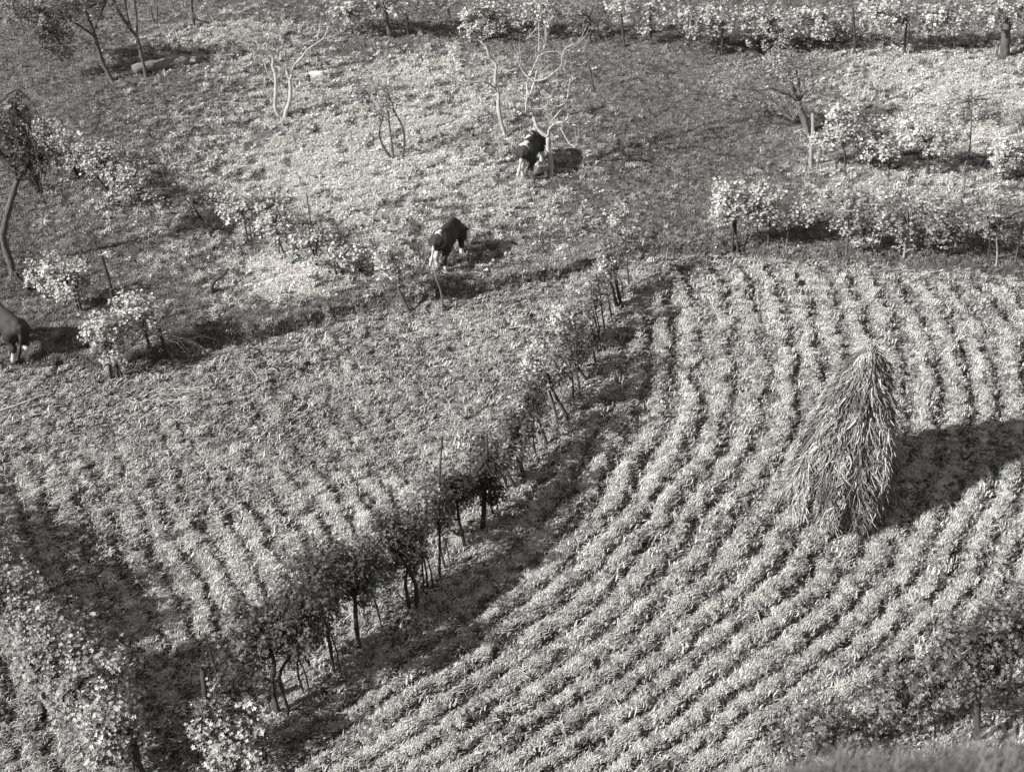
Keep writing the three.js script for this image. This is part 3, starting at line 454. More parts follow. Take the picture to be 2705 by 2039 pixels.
vineRow(LL, 'left', 'vines beside the leftmost cow', [
  { d: 'bright bushy', p: [-12.093, -31.708], s: [[[[0, 0], [-0.105, 0.25], [-0.224, 0.4], [-0.253, 0.519]], 0.06, 0.05]], f: [[[[-0.033, 0.1], [0.96, 0.796]], 420, 0.4, 0.78, 0.45]], o: { tone: 0 } },
  { d: 'bright twin stemmed', p: [-10.518, -30.63], s: [[[[-0.022, -0.03], [-0.065, 0.343], [-0.093, 0.683]], 0.03, 0.022], [[[0.057, 0.01], [0.015, 0.392], [-0.008, 0.634]], 0.03, 0.02]], f: [[[[-0.78, 0.343], [0.455, 1.402]], 620, 0.4, 0.78, 0.5]], o: { tone: 0 } },
  { d: 'dark stemmed leafy', p: [-8.991, -27.946], s: [[[[-0.112, 0], [-0.1, 0.373], [-0.14, 0.742]], 0.03, 0.02], [[[0.054, -0.047], [0.045, 0.373], [0.018, 0.65], [0.017, 1.199]], 0.045, 0.025], [[[0.148, 0.019], [0.082, 0.327], [0.03, 0.604]], 0.03, 0.02]], f: [[[[-0.591, 0.742], [0.397, 1.56]], 420, 0.3, 0.72, 0.45], [[[-0.297, 0.373], [0.386, 0.742]], 90, 0.3, 0.7, 0.4]], o: { tone: 0 } },
  { d: 'white leaved', p: [-8.281, -28.555], s: [[[[-0.017, 0], [-0.08, 0.375], [-0.134, 0.746]], 0.04, 0.025]], f: [[[[-0.824, 0.375], [0.331, 1.477]], 560, 0.4, 0.76, 0.45]], o: { tone: 0 } },
]);
stakeRow(LL, 'left', 'stakes beside the leftmost cow', [
  [[-9.278, -29.449, 1.956, -0.167], 0.045, 0, 'very tall'], [[-8.824, -29.056, 0.332, -0.067], 0.02, 0, 'short'], [[-7.856, -28.496, 1.319, -0.394], 0.05, 0, 'thick leaning'], [[-9.094, -27.909, 0.815, 0.04], 0.02, 0, 'thin dark'],
]);
const BL = 'the bottom left row';
vineRow(BL, 'left', 'vines in the bottom left corner', fillRow([[-12.616, -23.194], [-10.778, -21.781], [-9.726, -20.924], [-8.96, -20.2], [-8.091, -18.981], [-7.156, -18.433], [-6.618, -18.062]], [
  { d: 'dense grey', p: [-10.778, -21.781], s: [[[[0, 0], [0.043, 0.5], [0.1, 0.992]], 0.05, 0.04]], f: [[[[-0.727, 0.334], [0.961, 1.953]], 1000, 0.2, 0.5, 0.5]], o: { tone: 0 } },
  { d: 'grey leaved', p: [-9.726, -20.924], s: [[[[0, 0], [0.05, 0.575], [0.113, 1.139]], 0.05, 0.04]], f: [[[[-0.642, 0.33], [0.983, 1.927]], 900, 0.2, 0.55, 0.5]], o: { tone: 0 } },
  { d: 'speckled grey', p: [-8.96, -20.2], s: [[[[0, 0], [0.045, 0.569], [0.09, 1.048]], 0.05, 0.035]], f: [[[[-0.468, 0.488], [0.738, 1.829]], 900, 0.18, 0.55, 0.5]], o: { tone: 0 } },
  { d: 'large leaved', p: [-8.091, -18.981], s: [[[[0, 0], [-0.014, 0.36], [-0.051, 0.558], [-0.063, 0.833]], 0.06, 0.045]], f: [[[[-0.28, 0.676], [1.017, 2.205]], 1100, 0.18, 0.56, 0.55]], o: { tone: 0, size: 0.112 } },
  { d: 'dense pale', p: [-7.156, -18.433], s: [[[[0, 0], [-0.015, 0.631], [-0.008, 1.172]], 0.05, 0.04]], f: [[[[-0.641, 0.475], [0.875, 2.001]], 1300, 0.2, 0.56, 0.6]], o: { tone: 0, size: 0.112 } },
  { d: 'thick dark trunked', p: [-6.158, -17.766], s: [[[[0, 0], [-0.049, 0.508], [-0.062, 0.931]], 0.09, 0.06]], f: [[[[-0.904, 0.392], [0.116, 1.683]], 1100, 0.2, 0.58, 0.55]], o: { tone: 0, size: 0.112 } },
], 0.6, [0.16, 0.5], 260, ['grey tangled', 'leafy', 'ragged grey']));
stakeRow(BL, 'left', 'stakes in the bottom left corner', [
  [[-8.966, -20.882, 0.859, 0.016], 0.025, 0, 'thin'], [[-7.375, -18.902, 1.351, -0.075], 0.06, 0, 'thick slanting'], [[-6.893, -18.927, 1.299, 0.054], 0.025, 0, 'slim dark'],
]);
const BR = 'the bottom right row';
vineRow(BR, 'left', 'vines in the bottom right corner', fillRow([[4.651, -17.575], [5.333, -17.905], [6.353, -18.286], [7.869, -18.313], [9.047, -18.842], [10.14, -19.372]], [
  { d: 'low scrubby', p: [5.333, -17.905], s: [[[[0, 0], [0.001, 0.313], [0.022, 0.545]], 0.03, 0.02]], f: [[[[-0.768, 0.157], [0.504, 1.155]], 220, 0.06, 0.35, 0.5]], o: { tone: 0 } },
  { d: 'slanting dark stemmed', p: [6.353, -18.286], s: [[[[0, 0], [0.067, 0.354], [0.206, 0.626]], 0.045, 0.03]], f: [[[[-0.61, 0.471], [0.605, 1.838]], 330, 0.04, 0.26, 0.5]], o: { tone: 0 } },
  { d: 'black trunked', p: [7.869, -18.313], s: [[[[0, 0], [-0.124, 0.744], [-0.145, 1.431], [-0.15, 2.028]], 0.075, 0.05], [[[-0.149, 1.28], [0.08, 1.507], [0.233, 1.731]], 0.05, 0.03]], f: [[[[-1.099, 0.975], [-0.121, 2.467]], 480, 0.03, 0.24, 0.5], [[[-0.345, 1.431], [0.445, 2.755]], 480, 0.03, 0.24, 0.5]], o: { tone: 0 } },
  { d: 'overhanging dull', p: [9.047, -18.842], s: [[[[0, 0], [-0.158, 0.791], [-0.287, 1.408]], 0.05, 0.04]], f: [[[[-1.05, 1.408], [0.098, 2.893]], 420, 0.04, 0.26, 0.5]], o: { tone: 0 } },
], 0.9, [0.03, 0.2], 50, ['dark wispy', 'dull thin', 'low dark']));
stakeRow(BR, 'left', 'stakes in the bottom right corner', [[[6.101, -18.188, 0.679, 0.039], 0.02, 2, 'short pale'], [[8.469, -18.765, 1.238, -0.013], 0.03, 3, 'pale leaning']]);

// trees
function tree(p, stems, fol, label, o = {}) { return tag(plant(o.name ?? 'tree', 'branch', p, stems, fol, { canes: false, ...o }), label, o.cat ?? 'tree', o.group); }
{
  const J = (g, r0, r1, dz = 0) => [g, r0 * 1.12 + 0.002, r1 * 1.0 + 0.009, dz];
  tree([1.111, -36.93], [
    J([[-0.001, -0.016], [-0.041, 0.418], [-0.087, 0.862], [-0.101, 1.127]], 0.06, 0.045), J([[-0.101, 1.127], [-0.081, 1.361], [0.033, 1.506], [0.148, 1.565], [0.32, 1.623], [0.428, 1.738], [0.437, 1.883]], 0.04, 0.014, 0.4),
    J([[-0.101, 1.127], [-0.224, 1.215], [-0.37, 1.302], [-0.452, 1.448], [-0.472, 1.506], [-0.517, 1.796], [-0.562, 1.998], [-0.621, 2.285]], 0.042, 0.03, -0.2), J([[-0.621, 2.285], [-0.55, 2.456], [-0.495, 2.683], [-0.439, 2.853], [-0.397, 2.966]], 0.026, 0.012, -0.3),
    J([[-0.621, 2.285], [-0.693, 2.399], [-0.688, 2.57], [-0.646, 2.712], [-0.553, 2.938], [-0.441, 3.135], [-0.369, 3.331], [-0.366, 3.692], [-0.378, 4.133]], 0.028, 0.01, -0.5), J([[-0.719, 1.796], [-0.726, 2.027], [-0.692, 2.228], [-0.693, 2.399]], 0.016, 0.02, -0.2),
    J([[-0.364, 3.359], [-0.132, 3.442], [0.263, 3.428], [0.461, 3.456], [0.739, 3.692]], 0.022, 0.008, -0.3), J([[-0.495, 2.683], [-0.239, 2.726], [0.072, 2.938], [0.225, 3.135], [0.249, 3.414], [0.345, 3.609], [0.569, 3.72]], 0.022, 0.009, 0.3),
    J([[0.237, 3.275], [0.494, 3.163], [0.779, 3.121], [0.919, 3.205]], 0.015, 0.007), J([[0.24, 3.135], [0.384, 2.994], [0.527, 2.91]], 0.014, 0.008), J([[0.412, 2.156], [0.428, 2.399], [0.448, 2.57], [0.514, 2.881]], 0.018, 0.01, 0.2), J([[0.412, 2.156], [0.511, 2.228], [0.543, 2.342], [0.529, 2.513]], 0.013, 0.006),
    J([[-0.509, 2.655], [-0.695, 2.768], [-0.86, 2.966], [-0.873, 3.275]], 0.016, 0.008, -0.4), J([[-0.541, 1.912], [-0.231, 1.935], [-0.132, 2.056], [-0.133, 2.17]], 0.016, 0.008), J([[-0.103, 2.056], [0.113, 1.978], [0.29, 2.041], [0.412, 2.156]], 0.014, 0.016), J([[-0.053, 1.477], [0.032, 1.623], [0.235, 1.883]], 0.022, 0.014), J([[-0.011, 1.565], [-0.142, 1.695]], 0.014, 0.007),
    J([[0.148, 1.565], [0.266, 1.361], [0.474, 1.039], [0.627, 0.965]], 0.018, 0.007, 0.5), J([[0.349, 1.594], [0.495, 1.521], [0.639, 1.535]], 0.012, 0.006, 0.3), J([[-0.376, 3.831], [-0.615, 3.872], [-0.728, 3.789]], 0.01, 0.006), J([[-0.376, 3.831], [-0.277, 3.775], [-0.22, 3.665]], 0.01, 0.005), J([[-0.378, 4.133], [-0.532, 3.996], [-0.671, 3.831]], 0.008, 0.005), J([[0.342, 2.027], [0.446, 1.868], [0.574, 1.912], [0.789, 1.926]], 0.012, 0.006), J([[-0.238, 2.712], [-0.238, 2.655], [-0.096, 2.74]], 0.01, 0.005)],
    [[[[-0.342, 1.448], [-0.057, 1.825]], 14, 0.5, 0.8, 0.2]], 'pale bare crooked tree beside the spotted cow', { tone: 4, twigs: true, group: 'bare trees on the meadow' });
  tree([-0.195, -39.129], [
    J([[-0.001, 0.006], [-0.092, 0.315], [-0.182, 0.868], [-0.211, 1.232], [-0.27, 1.504], [-0.253, 1.804], [-0.249, 2.043], [-0.416, 2.251], [-0.534, 2.517], [-0.697, 2.722]], 0.055, 0.018), J([[-0.216, 1.293], [-0.451, 1.519], [-0.602, 1.624]], 0.022, 0.014, 0.2),
    J([[-0.602, 1.624], [-0.904, 1.564], [-1.146, 1.579], [-1.417, 1.654], [-1.655, 1.834], [-1.803, 1.953]], 0.017, 0.008, 0.3), J([[-0.253, 1.804], [-0.42, 1.684], [-0.436, 1.519], [-0.726, 1.262], [-0.908, 1.232], [-1.088, 1.383]], 0.018, 0.008, -0.3), J([[-0.772, 1.232], [-0.835, 0.959], [-0.855, 0.562]], 0.01, 0.005), J([[-0.249, 2.058], [-0.342, 2.221], [-0.566, 2.251], [-0.808, 2.132], [-1.138, 2.132], [-1.287, 2.221]], 0.018, 0.007, -0.3), J([[-0.237, 2.013], [0.093, 1.923], [0.394, 2.072]], 0.014, 0.006, 0.3), J([[-0.567, 2.221], [-0.538, 2.013], [-0.344, 1.789]], 0.014, 0.01), J([[-1.236, 1.579], [-1.224, 1.414], [-1.272, 1.202]], 0.011, 0.006)],
    [[[[-1.382, 1.02], [-1.149, 1.353]], 16, 0.5, 0.8, 0.15], [[[-1.648, 2.162], [-1.309, 2.722]], 45, 0.5, 0.8, 0.2]], 'grey bare tree with drooping left boughs behind the spotted cow', { tone: 4, twigs: true, group: 'bare trees on the meadow' });
  tree([-7.005, -40.778], [
    J([[-0.068, -0.078], [-0.192, 0.321], [-0.127, 0.796], [-0.1, 1.266], [-0.142, 1.546], [-0.149, 1.793], [-0.268, 1.886], [-0.303, 2.04], [-0.287, 2.254]], 0.06, 0.025), J([[0.057, 0.034], [0.222, 0.353], [0.295, 0.638], [0.298, 1.11]], 0.055, 0.045, -0.1), J([[0.298, 1.11], [0.2, 1.422], [0.213, 1.608], [0.124, 2.132], [0.055, 2.468]], 0.03, 0.01, -0.3), J([[0.305, 1.11], [0.394, 1.266], [0.459, 1.546], [0.728, 1.824], [0.897, 2.04], [1.191, 2.254], [1.45, 2.437], [1.623, 2.771]], 0.034, 0.01, 0.4),
    J([[-0.151, 1.778], [-0.326, 1.947], [-0.542, 1.978], [-0.568, 2.04], [-0.436, 2.132], [-0.287, 2.254]], 0.025, 0.014, 0.2), J([[-0.287, 2.254], [-0.451, 2.346], [-0.657, 2.498], [-0.824, 2.741], [-1.021, 2.983]], 0.02, 0.008, 0.2), J([[-0.555, 2.009], [-0.588, 2.193], [-0.824, 2.346], [-0.984, 2.68], [-1.054, 2.953]], 0.015, 0.006, -0.2), J([[-0.287, 2.254], [-0.196, 2.437], [-0.097, 2.513], [-0.001, 2.474]], 0.018, 0.009), J([[-0.097, 2.513], [-0.169, 2.802]], 0.01, 0.005), J([[-0.042, 2.635], [0.219, 2.605], [0.559, 2.583]], 0.011, 0.006), J([[0.491, 1.546], [0.236, 1.484], [0.009, 1.824], [0.06, 2.101]], 0.016, 0.008, 0.2), J([[1.19, 2.239], [1.307, 2.65]], 0.012, 0.006), J([[1.382, 2.331], [1.76, 2.437]], 0.01, 0.005), J([[-0.156, 1.047], [-0.318, 1.203], [-0.423, 1.484], [-0.493, 1.793], [-0.574, 2.162]], 0.018, 0.008, -0.3)],
    [], 'bare twin trunked tree with pale bark standing apart on the left of the meadow', { tone: 4, twigs: true, group: 'bare trees on the meadow' });
  tree([-3.394, -38.028], [J([[-0.002, -0.039], [-0.066, 0.661], [-0.107, 1.172]], 0.028, 0.018), J([[-0.027, 0.084], [-0.23, 0.297], [-0.394, 0.692], [-0.383, 0.963], [-0.282, 1.262]], 0.035, 0.018), J([[0.231, 0.176], [0.305, 0.601], [0.244, 1.023], [0.021, 1.441], [-0.028, 1.707]], 0.032, 0.018, -0.2)],
    [[[[-1.38, 1.262], [0.148, 2.528]], 300, 0.3, 0.72, 0.6]], 'small three stemmed tree with thin pale leaves among the dry tussocks', { tone: 1, size: 0.09, clump: 0.28, canes: true });
  tree([8.795, -39.659], [J([[0.002, -0.023], [-0.133, 0.363], [-0.286, 0.701], [-0.341, 0.947]], 0.12, 0.1), J([[-0.339, 0.925], [-0.526, 1.148], [-0.924, 1.259], [-1.271, 1.425], [-1.487, 1.347], [-2.048, 1.425]], 0.05, 0.015, 0.4), J([[-0.339, 0.925], [-0.37, 1.535], [-0.545, 2.029]], 0.05, 0.02), J([[-0.33, 0.947], [-0.122, 1.236], [0.093, 1.325], [0.036, 1.7], [0.443, 2.084]], 0.035, 0.01, -0.3), J([[-0.407, 1.059], [-0.646, 1.645], [-0.788, 2.029], [-1.022, 2.464]], 0.05, 0.015, -0.2), J([[-0.198, 0.588], [-0.422, 0.588], [-0.427, 0.386]], 0.045, 0.03), J([[-0.346, 1.259], [-0.716, 1.425], [-0.79, 1.645]], 0.02, 0.008), J([[0.072, 1.314], [0.482, 1.092]], 0.012, 0.006), J([[0.036, 1.7], [0.569, 1.92]], 0.012, 0.006)],
    [[[[-2.993, 0.869], [-1.665, 2.247]], 360, 0.12, 0.5, 0.7], [[[-1.723, 1.535], [-0.491, 2.68]], 360, 0.15, 0.6, 0.7], [[[-1.241, 1.036], [-0.416, 1.81]], 90, 0.1, 0.45, 0.5], [[[-0.368, 1.259], [0.527, 2.355]], 130, 0.2, 0.5, 0.6]], 'thick trunked leafy tree behind the stout pale stake on the right', { tone: 2, size: 0.09, clump: 0.22, canes: true });
  tree([-12.714, -43.075], [J([[-0.001, -0.012], [-0.254, 0.572], [-0.332, 1.102], [-0.435, 1.511], [-0.53, 1.974], [-0.73, 2.433]], 0.06, 0.04), J([[-0.39, 1.394], [-0.931, 1.801], [-1.609, 2.032]], 0.03, 0.012), J([[-0.435, 1.511], [-0.168, 2.032], [0.101, 2.491]], 0.025, 0.012)], [[[[-3.536, 1.801], [-0.561, 2.832]], 1300, 0.08, 0.4, 1.0], [[[-2.351, 0.572], [-1.049, 1.801]], 420, 0.05, 0.2, 0.4], [[[-0.797, 1.917], [0.742, 2.945]], 220, 0.08, 0.3, 0.8]], 'dark leafy tree with long leaning trunk in the top left corner', { tone: 1, size: 0.12, canes: true });
  tree([-11.68, -43.256], [J([[-0.001, -0.012], [-0.089, 0.715], [-0.191, 1.187], [-0.476, 1.712], [-0.773, 2.405], [-0.871, 2.861]], 0.06, 0.03), J([[-0.191, 1.187], [-0.108, 1.712], [-0.109, 2.634]], 0.03, 0.018), J([[-0.328, 1.456], [-0.405, 2.117], [-0.414, 2.748]], 0.03, 0.018)], [[[[-1.215, 2.462], [0.764, 3.314]], 200, 0.1, 0.4, 0.8]], 'bare leaning trunk with forked boughs in front of the fallen log', { tone: 1 });
  tree([-10.79, -46.701], [J([[-0.001, -0.013], [-0.051, 0.401], [-0.017, 1.145]], 0.06, 0.045), J([[-0.019, 0.463], [0.114, 0.251], [0.428, 0.176]], 0.03, 0.02)], [[[[-0.832, 1.022], [1.027, 1.88]], 200, 0.15, 0.5, 0.8]], 'short dark trunk at the top edge right of the fallen log', { tone: 1 });
  tree([-12.197, -47.153], [J([[-0.001, -0.013], [-0.097, 0.304], [-0.137, 0.643]], 0.03, 0.015), J([[-0.001, -0.013], [0.061, 0.329], [0.102, 0.706]], 0.03, 0.015)], [], 'thin bare forked shrub at the top edge above the fallen log', { tone: 1, name: 'shrub', cat: 'shrub' });
  tree([-12.708, -32.455], [J([[-0.003, -0.02], [-0.052, 0.415], [-0.121, 0.966], [-0.003, 1.362], [0.237, 1.948], [0.477, 2.479]], 0.09, 0.06), J([[0.477, 2.479], [0.387, 2.813], [0.166, 3.192], [-0.038, 3.66]], 0.05, 0.03), J([[0.477, 2.479], [0.806, 2.813], [0.954, 3.192]], 0.04, 0.02), J([[0.181, 1.948], [0.542, 1.968], [1.023, 2.045]], 0.022, 0.008, 0.3), J([[0.996, 3.799], [0.769, 4.123], [0.707, 4.444], [0.821, 4.717]], 0.03, 0.012)], [[[[-0.7, 3.003], [0.914, 4.489]], 560, 0.05, 0.25, 0.8], [[[0.423, 3.66], [1.065, 4.58]], 220, 0.08, 0.5, 0.5], [[[0.401, 2.908], [1.437, 3.66]], 260, 0.05, 0.3, 0.6], [[[0.265, 2.623], [1.233, 3.192]], 280, 0.05, 0.18, 0.5], [[[0.918, 2.623], [1.663, 3.286]], 160, 0.08, 0.4, 0.5], [[[-0.285, 3.846], [0.577, 4.671]], 260, 0.06, 0.4, 0.6], [[[0.749, 1.773], [1.593, 2.431]], 50, 0.05, 0.2, 0.3], [[[0.529, 3.753], [1.135, 4.123]], 40, 0.4, 0.75, 0.4]], 'dark leafy tree with slanting trunk at the left edge above the cow', { tone: 1, size: 0.11, canes: true });
  const sap = { name: 'sapling', cat: 'sapling', tone: 2, size: 0.09, clump: 0.1 };
  tree([0.774, -33.559], [J([[0, -0.01], [0.026, 0.431], [0.08, 0.837]], 0.014, 0.007), J([[-0.089, 0.021], [-0.013, 0.329]], 0.008, 0.006)], [[[[-0.209, 0.308], [0.389, 1.14]], 95, 0.4, 0.75, 0.25]], 'slender sapling with pale leaves right of the middle cow', sap);
  tree([2.872, -33.187], [J([[0.029, -0.121], [-0.128, 0.216], [-0.179, 0.571], [-0.218, 0.893]], 0.022, 0.012), J([[-0.117, -0.121], [-0.193, 0.419]], 0.01, 0.006)], [[[[-0.532, 0.722], [-0.078, 1.053]], 36, 0.4, 0.72, 0.2]], 'bent sapling with a small pale tuft at the head of the field', sap);
  tree([-1.691, -30.505], [J([[0.009, -0.01], [-0.008, 0.477], [-0.11, 0.795], [-0.158, 1.082]], 0.024, 0.012), J([[0.023, 0.234], [0.057, 0.088]], 0.01, 0.006)], [], 'bare crooked sapling on the turf edge below the middle cow', sap);
  tree([-4.685, -40.004], [J([[0.011, -0.011], [-0.004, 0.4], [-0.061, 0.627]], 0.014, 0.009)], [[[[-0.371, 0.513], [0.281, 1.189]], 40, 0.4, 0.75, 0.25]], 'tiny leafy sapling left of the three stemmed tree', sap);
  tree([-2.681, -43.563], [J([[0, -0.012], [-0.009, 0.12]], 0.015, 0.01)], [[[[-0.243, 0], [0.256, 0.54]], 130, 0.55, 0.8, 0.2]], 'round white leaved bush above the pale tussocks', { ...sap, name: 'shrub', cat: 'shrub', clump: 0.12 });
  tree([-2.409, -42.439], [J([[0, -0.012], [-0.021, 0.118]], 0.015, 0.01)], [[[[-0.332, 0.036], [0.27, 0.413]], 110, 0.5, 0.8, 0.2]], 'low white leaved bush just below the round one', { ...sap, name: 'shrub', cat: 'shrub', clump: 0.12 });
  tree([-1.745, -42.188], [J([[0, -0.012], [-0.049, 0.587], [-0.099, 1.051]], 0.012, 0.008)], [[[[-0.303, 0.82], [0.203, 1.683]], 90, 0.5, 0.78, 0.25]], 'narrow sapling with white leaves left of the drooping bare tree', sap);
  tree([-0.876, -39.871], [J([[0, -0.011], [-0.032, 0.227]], 0.015, 0.01)], [[[[-0.565, 0], [0.399, 0.735]], 150, 0.45, 0.78, 0.35]], 'low pale scrub at the foot of the drooping bare tree', { ...sap, name: 'shrub', cat: 'shrub', clump: 0.14 });
}
console.log('plants done');

// ---------------------------------------------------------------- corn stook
{
  const [x, z] = [6.664, -24.022], y0 = ground(x, z) - 0.04, g = new THREE.Group(); g.position.set(x, y0, z);
  const PR = [[0, 0.90], [0.1, 0.97], [0.3, 0.92], [0.5, 0.79], [0.65, 0.64], [0.8, 0.47], [0.9, 0.35], [0.96, 0.26], [1, 0.12]], HT = 3.45;
  const rad = f => { let k = 0; while (k < PR.length - 2 && PR[k + 1][0] < f) k++; const [a, ra] = PR[k], [b, rb] = PR[k + 1]; return ra + (rb - ra) * (f - a) / (b - a); };
  const lean = f => 0.26 * f * f;
  const bundle = (f, a) => 1 + 0.07 * (noise(a * 2.6 + 10, f * 3.5) - 0.5) * 2 + 0.06 * Math.sin(a * 7 + f * 3) + 0.10 * Math.max(0, -Math.cos(a)) * (1 - f) * (1 - f);
  const core = new THREE.CylinderGeometry(1, 1, 1, 40, 26, true), p = core.attributes.position;
  for (let k = 0; k < p.count; k++) { const f = p.getY(k) + 0.5, a = Math.atan2(p.getZ(k), p.getX(k)), r = rad(f) * 0.78 * bundle(f, a) * (0.95 + 0.1 * rnd()); p.setXYZ(k, Math.cos(a) * r + lean(f), f * HT * 0.98 - 0.1 * (1 - f), Math.sin(a) * r); }
  core.computeVertexNormals(); part('stalk_core', core, mat(0.2), g);
  const mats = [0.09, 0.17, 0.31, 0.54].map(v => mat(v, { roughness: 0.8 }));
  // one dry stalk or blade hanging down the side, from height f0 down, at angle a
  function strip(f0, len, a, w, out, curl, sides, flick = 0) {
    const P = [], f1 = Math.max(-0.012, f0 - len / HT), da = gs() * 0.22;
    for (let k = 0; k <= 4; k++) {
      const t = k / 4, f = f0 + (f1 - f0) * t, aa = a + da * t + 0.06 * Math.sin(t * 5 + a * 9), r = rad(clamp(f, 0, 1)) * bundle(f, aa) * 0.93 + out * (0.3 + t * t) + flick * t * t * t;
      P.push([Math.cos(aa) * r + lean(f) + gs() * curl, f * HT + gs() * curl, Math.sin(aa) * r + gs() * curl]);
    }
    return limb(P, w, w * 0.3, { sides, step: len / 7, rough: 0.35, cap: false });
  }
  const pools = [[], [], [], []]; let shown = 0;
  for (let b = 0; b < 330; b++) {                              // sheaves: stalks bound at the head, splaying out below
    const f0 = b < 250 ? 1 - Math.pow((b + rnd()) / 250, 0.7) * 0.92 : rr(0.8, 1.02), a = b * 2.39996 + gs() * 0.3, tone = rnd(), out = Math.pow(rnd(), 1.6) * 0.13 - 0.02, front = Math.sin(a) > -0.35;
    for (let k = 0; k < 34; k++) {
      const aa = a + gs() * 0.075 / Math.max(0.25, rad(f0)), t = Math.floor(clamp(tone * 3 + rr(-0.5, 1.6), 0, 3.99)), ff = clamp(f0 + gs() * 0.04, 0.06, 1), len = rr(0.2, b < 250 ? 0.75 : 0.5);
      if (k < 2 && front && shown < 295) { shown++; part('stalk', strip(ff, len * 1.15, aa, rr(0.016, 0.026), out + 0.04, 0.035, 4, rr(0, 0.1)), mats[Math.min(3, t + 1)], g); }
      else pools[t].push(strip(ff, len, aa, rr(0.008, 0.024), out + gs() * 0.07, 0.04, 3, rnd() < 0.25 ? rr(0, 0.18) : 0));
    }
  }
  pools.forEach((L, k) => { const m = part('dry_leaves', mergeGeometries(L), mats[k], g); m.userData.kind = 'stuff'; });
  const tuft = []; for (let k = 0; k < 120; k++) { const a = rr(0, 6.28), e = rr(0.05, 0.42), h = rr(-0.25, 0.22); tuft.push(limb([[lean(1) + gs() * 0.08, HT - 0.15, gs() * 0.08], [lean(1) + Math.cos(a) * e * 0.5, HT + h * 0.8 + 0.08, Math.sin(a) * e * 0.5], [lean(1) + Math.cos(a) * e, HT + h, Math.sin(a) * e]], 0.012, 0.004, { sides: 3, step: 0.12, cap: false })); }
  part('tassel_tuft', mergeGeometries(tuft), mats[3], g);
  tag(top(g, 'corn_stook'), 'tall conical stook of dry corn stalks standing in the ridged field', 'stook');
}
